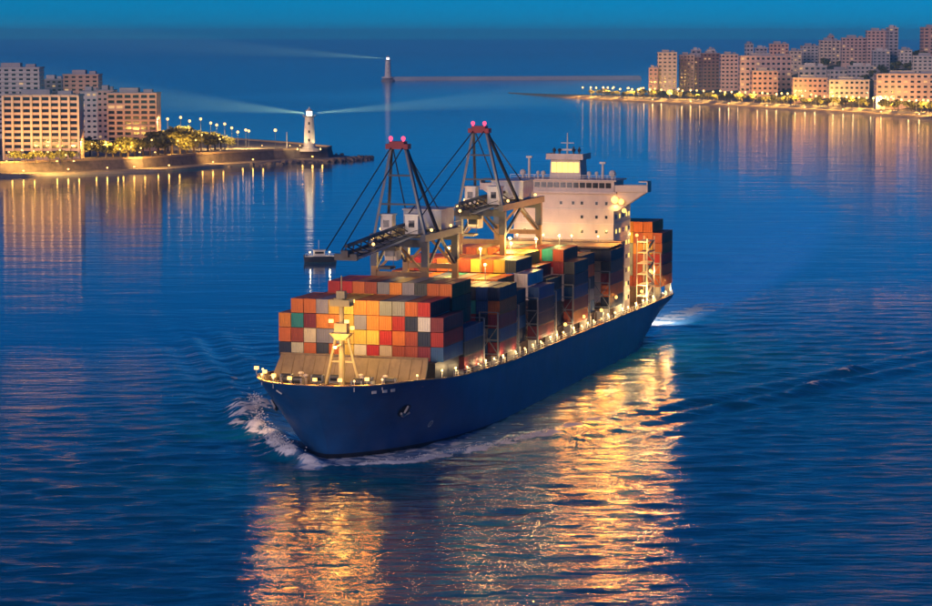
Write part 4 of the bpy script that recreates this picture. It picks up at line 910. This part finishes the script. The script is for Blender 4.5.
# far breakwater with its lighthouse
A0, A1 = at_h(384, 80.5), at_h(640, 79.2); dv = (A1 - A0).normalized(); nv = Vector((-dv.y, dv.x, 0))
mb = MB(); mb.hexa([A0 - nv * 9 + Vector((0, 0, -2)), A1 - nv * 9 + Vector((0, 0, -2)), A1 + nv * 9 + Vector((0, 0, -2)), A0 + nv * 9 + Vector((0, 0, -2))], [A0 - nv * 5 + Vector((0, 0, 5)), A1 - nv * 5 + Vector((0, 0, 5)), A1 + nv * 5 + Vector((0, 0, 5)), A0 + nv * 5 + Vector((0, 0, 5))])
mb.hexa([A0 + nv * 2 + Vector((0, 0, 4.9)), A1 + nv * 2 + Vector((0, 0, 4.9)), A1 + nv * 4.5 + Vector((0, 0, 4.9)), A0 + nv * 4.5 + Vector((0, 0, 4.9))], [A0 + nv * 2 + Vector((0, 0, 6.4)), A1 + nv * 2 + Vector((0, 0, 6.4)), A1 + nv * 4.5 + Vector((0, 0, 6.4)), A0 + nv * 4.5 + Vector((0, 0, 6.4))])
o = mb.build('harbour_breakwater', mat('pale_stone', (.50, .56, .60), .85, var=.1, scale=.02)); tag(o, 'long pale harbour breakwater running out to the distant lighthouse', 'breakwater')
P1 = at_h(388, 81.5); mb = MB().lathe([(12, -2), (11, 3.5), (8, 4.5), (8, 7.5)], n=14); o = mb.build('lighthouse_islet', M_CONC, loc=(P1.x, P1.y, 0)); tag(o, 'round rocky base under the distant breakwater lighthouse', 'rock base')
P1 = Vector((P1.x, P1.y, 7)); lighthouse(P1, 36, 5.6, 'distant white lighthouse at the end of the long breakwater', [(-1, -.15, .07)], 3.2e8, mat('far_beacon_glow', (1, .95, .9), .3, emit=(1, .95, .9), estr=2.0))

# ------------------------------------------------------------------ right shore: beach, promenade, hill town
shx = [508, 530, 560, 600, 640, 700, 780, 860, 932, 1010, 1120, 1300]; shy = [93.2, 95.2, 97.5, 100, 102, 105, 109.5, 114, 119, 125, 134, 150]
def shore_Y(x): return at_h(x, float(np.interp(x, shx, shy)), 0).y
def gz(x, d):                                          # ground height at picture column x, d metres behind the shore
    beach = float(np.interp(d, [-6, 0, 6, 26, 30], [-2.5, -.2, 1.2, 2.2, 4.6]))
    tip = float(np.interp(x, [508, 560, 640, 700], [.12, .45, .9, 1]))
    rise = float(np.interp(x, [660, 740, 800, 870, 932, 1100], [0.0, .03, .085, .12, .12, .13])) * max(0, d - 90)
    return beach * tip + min(rise, 46 + 8 * math.sin(x * .02))
xs_ = list(np.arange(508, 1300, 8)); ds = [-6, 0, 6, 14, 26, 30, 60, 90, 130, 180, 240, 310, 390, 480, 600, 760, 950]
def gpos(x, d):
    dmax = float(np.interp(x, [508, 560, 620, 680, 760], [30, 90, 160, 300, 950])); d = min(d, dmax) if d > 0 else d
    Y = shore_Y(x) + d; return Vector(((x - CX) / F * Y * 1.0, Y, gz(x, d)))
mb = MB()
for x in xs_:
    for d in ds: mb.v.append(tuple(gpos(x, d)))
nd = len(ds)
for i in range(len(xs_) - 1):
    for j in range(nd - 1): mb.f.append((i * nd + j, (i + 1) * nd + j, (i + 1) * nd + j + 1, i * nd + j + 1)); mb.mi.append(0 if j < 4 else (1 if j < 7 else 2))
o = mb.build('hillside', [M_SAND, M_PAVE, M_EARTH]); o['kind'] = 'structure'; o['label'] = 'town hillside rising behind a sandy beach and promenade'
def on_ground(x, y, dmin=0):                            # ground point seen at picture point (x, y)
    best = None
    for d in np.arange(dmin, 900, 6):
        P = gpos(x, d); 
        if P.y < shore_Y(x) + d - 1: break
        zc = P.y * math.cos(PITCH) - (P.z - CAMH) * math.sin(PITCH); yc = P.y * math.sin(PITCH) + (P.z - CAMH) * math.cos(PITCH); yy = CY - F * yc / zc
        if best is None or abs(yy - y) < best[0]: best = (abs(yy - y), d, P)
    return best[2]
RB = [  # x0, x1, y of roof, y of base, wall, style, floors, bays, depth, label
 (657, 676, 52.5, 89, 'cream', 'plain', 10, 4, 16, 'cream tower, outermost of the beach front row'),
 (679, 693, 55, 90, 'pink', 'pier', 10, 4, 16, 'pink tower with pale piers, next to the outermost beach tower'),
 (693, 701, 57, 90, 'brown', 'plain', 9, 2, 14, 'narrow brown infill block between two beach front towers'),
 (702, 718.5, 53.5, 90, 'brown', 'band', 10, 4, 16, 'dark brown tower in the beach front row'),
 (720, 737, 54.5, 91, 'pink', 'plain', 9, 4, 16, 'pink tower beside the dark brown tower'),
 (739, 790, 56, 94, 'pink', 'band', 7, 10, 18, 'broad pink block with balcony bands, above the beach lamps'),
 (751, 777, 71, 98, 'salmon', 'plain', 5, 5, 12, 'low salmon house standing before the broad pink block'),
 (792, 826, 78, 101, 'salmon', 'plain', 4, 7, 14, 'low salmon terrace behind the beach palms'),
 (828, 868, 80, 103, 'cream', 'plain', 4, 8, 14, 'low cream terrace along the promenade'),
 (875, 940, 74, 107, 'pink', 'band', 6, 10, 16, 'wide pink seafront block at the foot of the hill'),
 (797, 825, 66, 88, 'grey', 'plain', 4, 5, 14, 'grey flat-roofed block behind the salmon terrace'),
 (828, 856, 70, 86, 'white', 'plain', 3, 6, 12, 'low white house above the cream terrace'),
 (801, 817, 46, 66, 'white', 'plain', 6, 4, 14, 'small white block half way up the hill'),
 (818, 838, 40.5, 66, 'cream', 'pier', 7, 5, 14, 'cream block with pale piers on the hill'),
 (840, 864, 38, 66, 'pink', 'band', 8, 6, 14, 'pink block with balcony bands high on the hill'),
 (865, 886, 31, 66, 'pink', 'plain', 10, 5, 16, 'tall pink tower near the hill crest'),
 (886.5, 896, 28, 66, 'grey', 'plain', 11, 2, 18, 'tall narrow grey tower near the hill crest'),
 (871, 888, 51, 72, 'grey', 'plain', 6, 4, 12, 'grey block below the tall pink tower'),
 (898, 910, 50, 68, 'white', 'plain', 5, 3, 12, 'small white block right below the crest trees'),
 (911, 940, 56, 76, 'white', 'band', 5, 6, 14, 'white block with balcony bands behind the wide pink seafront block'),
 (921, 944, 27.5, 60, 'salmon', 'plain', 9, 4, 16, 'salmon tower on the hill crest'),
 (745, 752, 44, 74, 'white', 'plain', 7, 2, 12, 'thin white tower behind the broad pink block'),
 (768, 787, 44, 74, 'salmon', 'plain', 8, 5, 12, 'salmon block peeping over the broad pink block'),
 (754, 766, 48, 74, 'grey', 'plain', 7, 3, 12, 'grey block behind the broad pink block'),
 (788, 800, 51, 74, 'cream', 'plain', 6, 3, 12, 'cream block in the gap between the beach blocks and the hill'),
 (846, 872, 66, 84, 'grey', 'plain', 4, 6, 12, 'long grey block on the lower hill'),
 (690, 700, 50, 80, 'grey', 'plain', 9, 2, 12, 'grey tower behind the beach front row'),
 (706, 714, 49.5, 80, 'white', 'plain', 9, 2, 12, 'white tower behind the dark brown tower'),
 (826, 832, 36, 58, 'salmon', 'plain', 6, 2, 10, 'slim salmon tower above the cream block'),
 (648, 657, 68, 90, 'salmon', 'plain', 6, 2, 12, 'small salmon house next to the outermost beach tower')]
for i, (x0, x1, yt, yb, wl, sty, fl, bys, dp, lab) in enumerate(RB):
    P = on_ground((x0 + x1) / 2, yb, 40); sc = P.y / F
    top_ = at_Y((x0 + x1) / 2, yt, P.y).z
    building(P.x, P.y, P.z, (x1 - x0) * sc, dp, max(top_ - P.z, 6), wl, lab, rz=random.uniform(-.12, .12) if x1 - x0 < 30 else 0.0, floors=fl, bays=bys, style=sty, lit=.07)
def spot_name(x):
    for lim, nm in ((620, 'out on the sandy spit'), (655, 'between the spit and the outermost cream tower'), (678, 'before the outermost cream tower'), (701, 'before the pink tower with pale piers'), (719, 'before the dark brown tower'), (738, 'before the pink tower beside the brown one'), (764, 'before the broad pink block'), (791, 'at the hillward end of the broad pink block'), (827, 'before the low salmon terrace'), (872, 'before the low cream terrace'), (2000, 'before the wide pink seafront block')):
        if x < lim: return nm
def hill_name(x):
    for lim, nm in ((795, 'behind the broad pink block'), (830, 'near the small white hill block'), (875, 'below the tall pink crest tower'), (899, 'below the narrow grey tower'), (2000, 'beside the salmon crest tower')):
        if x < lim: return nm
for x in list(np.arange(652, 940, 38)):
    P = gpos(x, 9); t = empty('beach_lamp', P); tag(t, f'low lamp on the sand {spot_name(x)}', 'lamp', 'low beach lamps')
    MB().tube((0, 0, -.3), (0, 0, 1.8), .14, n=6).build('post', M_GREY, t); MB().box(-.7, .7, -.4, .4, 1.8, 2.4).build('lamp_head', M_LAMPS, t)
    for dx in (-10, 0, 10): point('beach_light', (dx, -.8, 2.2), 240, (1, .62, .25), .5, t)
RL = list(np.arange(583, 640, 6.2)) + list(np.arange(641, 940, 7.0))
for i, x in enumerate(RL):
    x += random.uniform(-1.5, 1.5); P = gpos(x, 31 + random.uniform(0, 10)); 
    street_lamp(P, random.uniform(9.5, 11.5), f'warm globe promenade lamp {spot_name(x)}', f'promenade lamps {spot_name(x)}', 1.1, 70000 if i % 2 == 0 else 0, SOD)
    if i % 2: spot('sand_light', P + Vector((0, -1.3, 8.6)), P + Vector((0, -8, 0)), 26000, 72, SOD, .4, .6)
for x, y in ((800, 72), (832, 71.5), (863, 72), (904, 53), (881, 96), (773, 70), (612, 82), (627, 80), (643, 82), (700, 66)):
    P = on_ground(x, y + 6, 60); street_lamp(P, 8, f'whitish upper street lamp {spot_name(x)}', f'upper street lamps {spot_name(x)}', 1.0, 6000, (1, .68, .34))
for i, x in enumerate(np.arange(592, 940, 5.2)):
    P = gpos(x + random.uniform(-2, 2), 38 + random.uniform(0, 16)); tree(P, random.uniform(7, 12), f'round gold-lit promenade tree {spot_name(x)}', f'promenade trees {spot_name(x)}', 1.2)
for x, y in ((902, 56), (907, 52), (912, 50), (917, 54), (909, 58), (915, 47), (858, 78), (866, 76), (838, 69), (792, 70), (800, 76), (812, 64), (824, 68), (852, 70), (880, 76), (894, 72), (902, 66), (906, 74), (786, 78), (735, 76), (928, 70), (922, 62), (870, 80), (862, 84)):
    P = on_ground(x, y, 70); tree(P, random.uniform(9, 14), f'dark unlit hillside tree {hill_name(x)}', f'hillside trees {hill_name(x)}', 1.3)

# ------------------------------------------------------------------ spray thrown up at the bow
def spray():
    mb = MB(); r = random.Random(11)
    def blob(c, s_):
        o = len(mb.v); mb.ball(c, s_, 6, 4, .7)
        for j in range(o, len(mb.v)):
            v = mb.v[j]; mb.v[j] = tuple(v[q] + r.uniform(-.28, .28) * s_ for q in range(3))
    for _ in range(900):                              # droplets over the starboard crest
        t = r.random(); s = -4 + 70 * t; c = float(np.interp(s, [-8, -6.5, -4, 0, 17, 25, 48, 68], [0, 2, 6, 9.5, 18.5, 24, 34, 42]))
        blob((-(c + r.gauss(-.6, 1.0)), s, 1.9 * math.exp(-max(s, 0) / 45) + abs(r.gauss(0, .7))), r.uniform(.05, .17))
    for _ in range(500):
        t = r.random() ** 1.3; s = -5 + 50 * t; c = float(np.interp(s, [-10, -8.5, -7, -4, 0, 26, 51], [0, 1.5, 6, 12, 16.5, 26, 32]))
        blob((c + r.gauss(-.5, .7), s, .6 * math.exp(-max(s, 0) / 30) + abs(r.gauss(0, .3))), r.uniform(.04, .13))
    return mb
M_FOAM = mat('spray_foam', (.80, .80, .80), .9, var=.08)
o = spray().build('bow_spray', M_FOAM); o.matrix_world = SHIP_M; o['kind'] = 'stuff'; o['label'] = 'white spray thrown up along both bow waves'

# ------------------------------------------------------------------ evening haze
hz = MB().box(-4000, 4000, -30, 14000, -3, 110).build('haze', None)
hz.data.materials.clear(); hm = bpy.data.materials.new('haze'); hm.use_nodes = True; n = hm.node_tree; n.nodes.clear()
v = n.nodes.new('ShaderNodeVolumePrincipled'); v.inputs['Color'].default_value = (.20, .58, 1.0, 1); v.inputs['Density'].default_value = 0.00009; v.inputs['Anisotropy'].default_value = 0.0
oo = n.nodes.new('ShaderNodeOutputMaterial'); n.links.new(v.outputs[0], oo.inputs['Volume']); hz.data.materials.append(hm); hz['kind'] = 'stuff'; hz['label'] = 'thin even evening haze over the harbour'
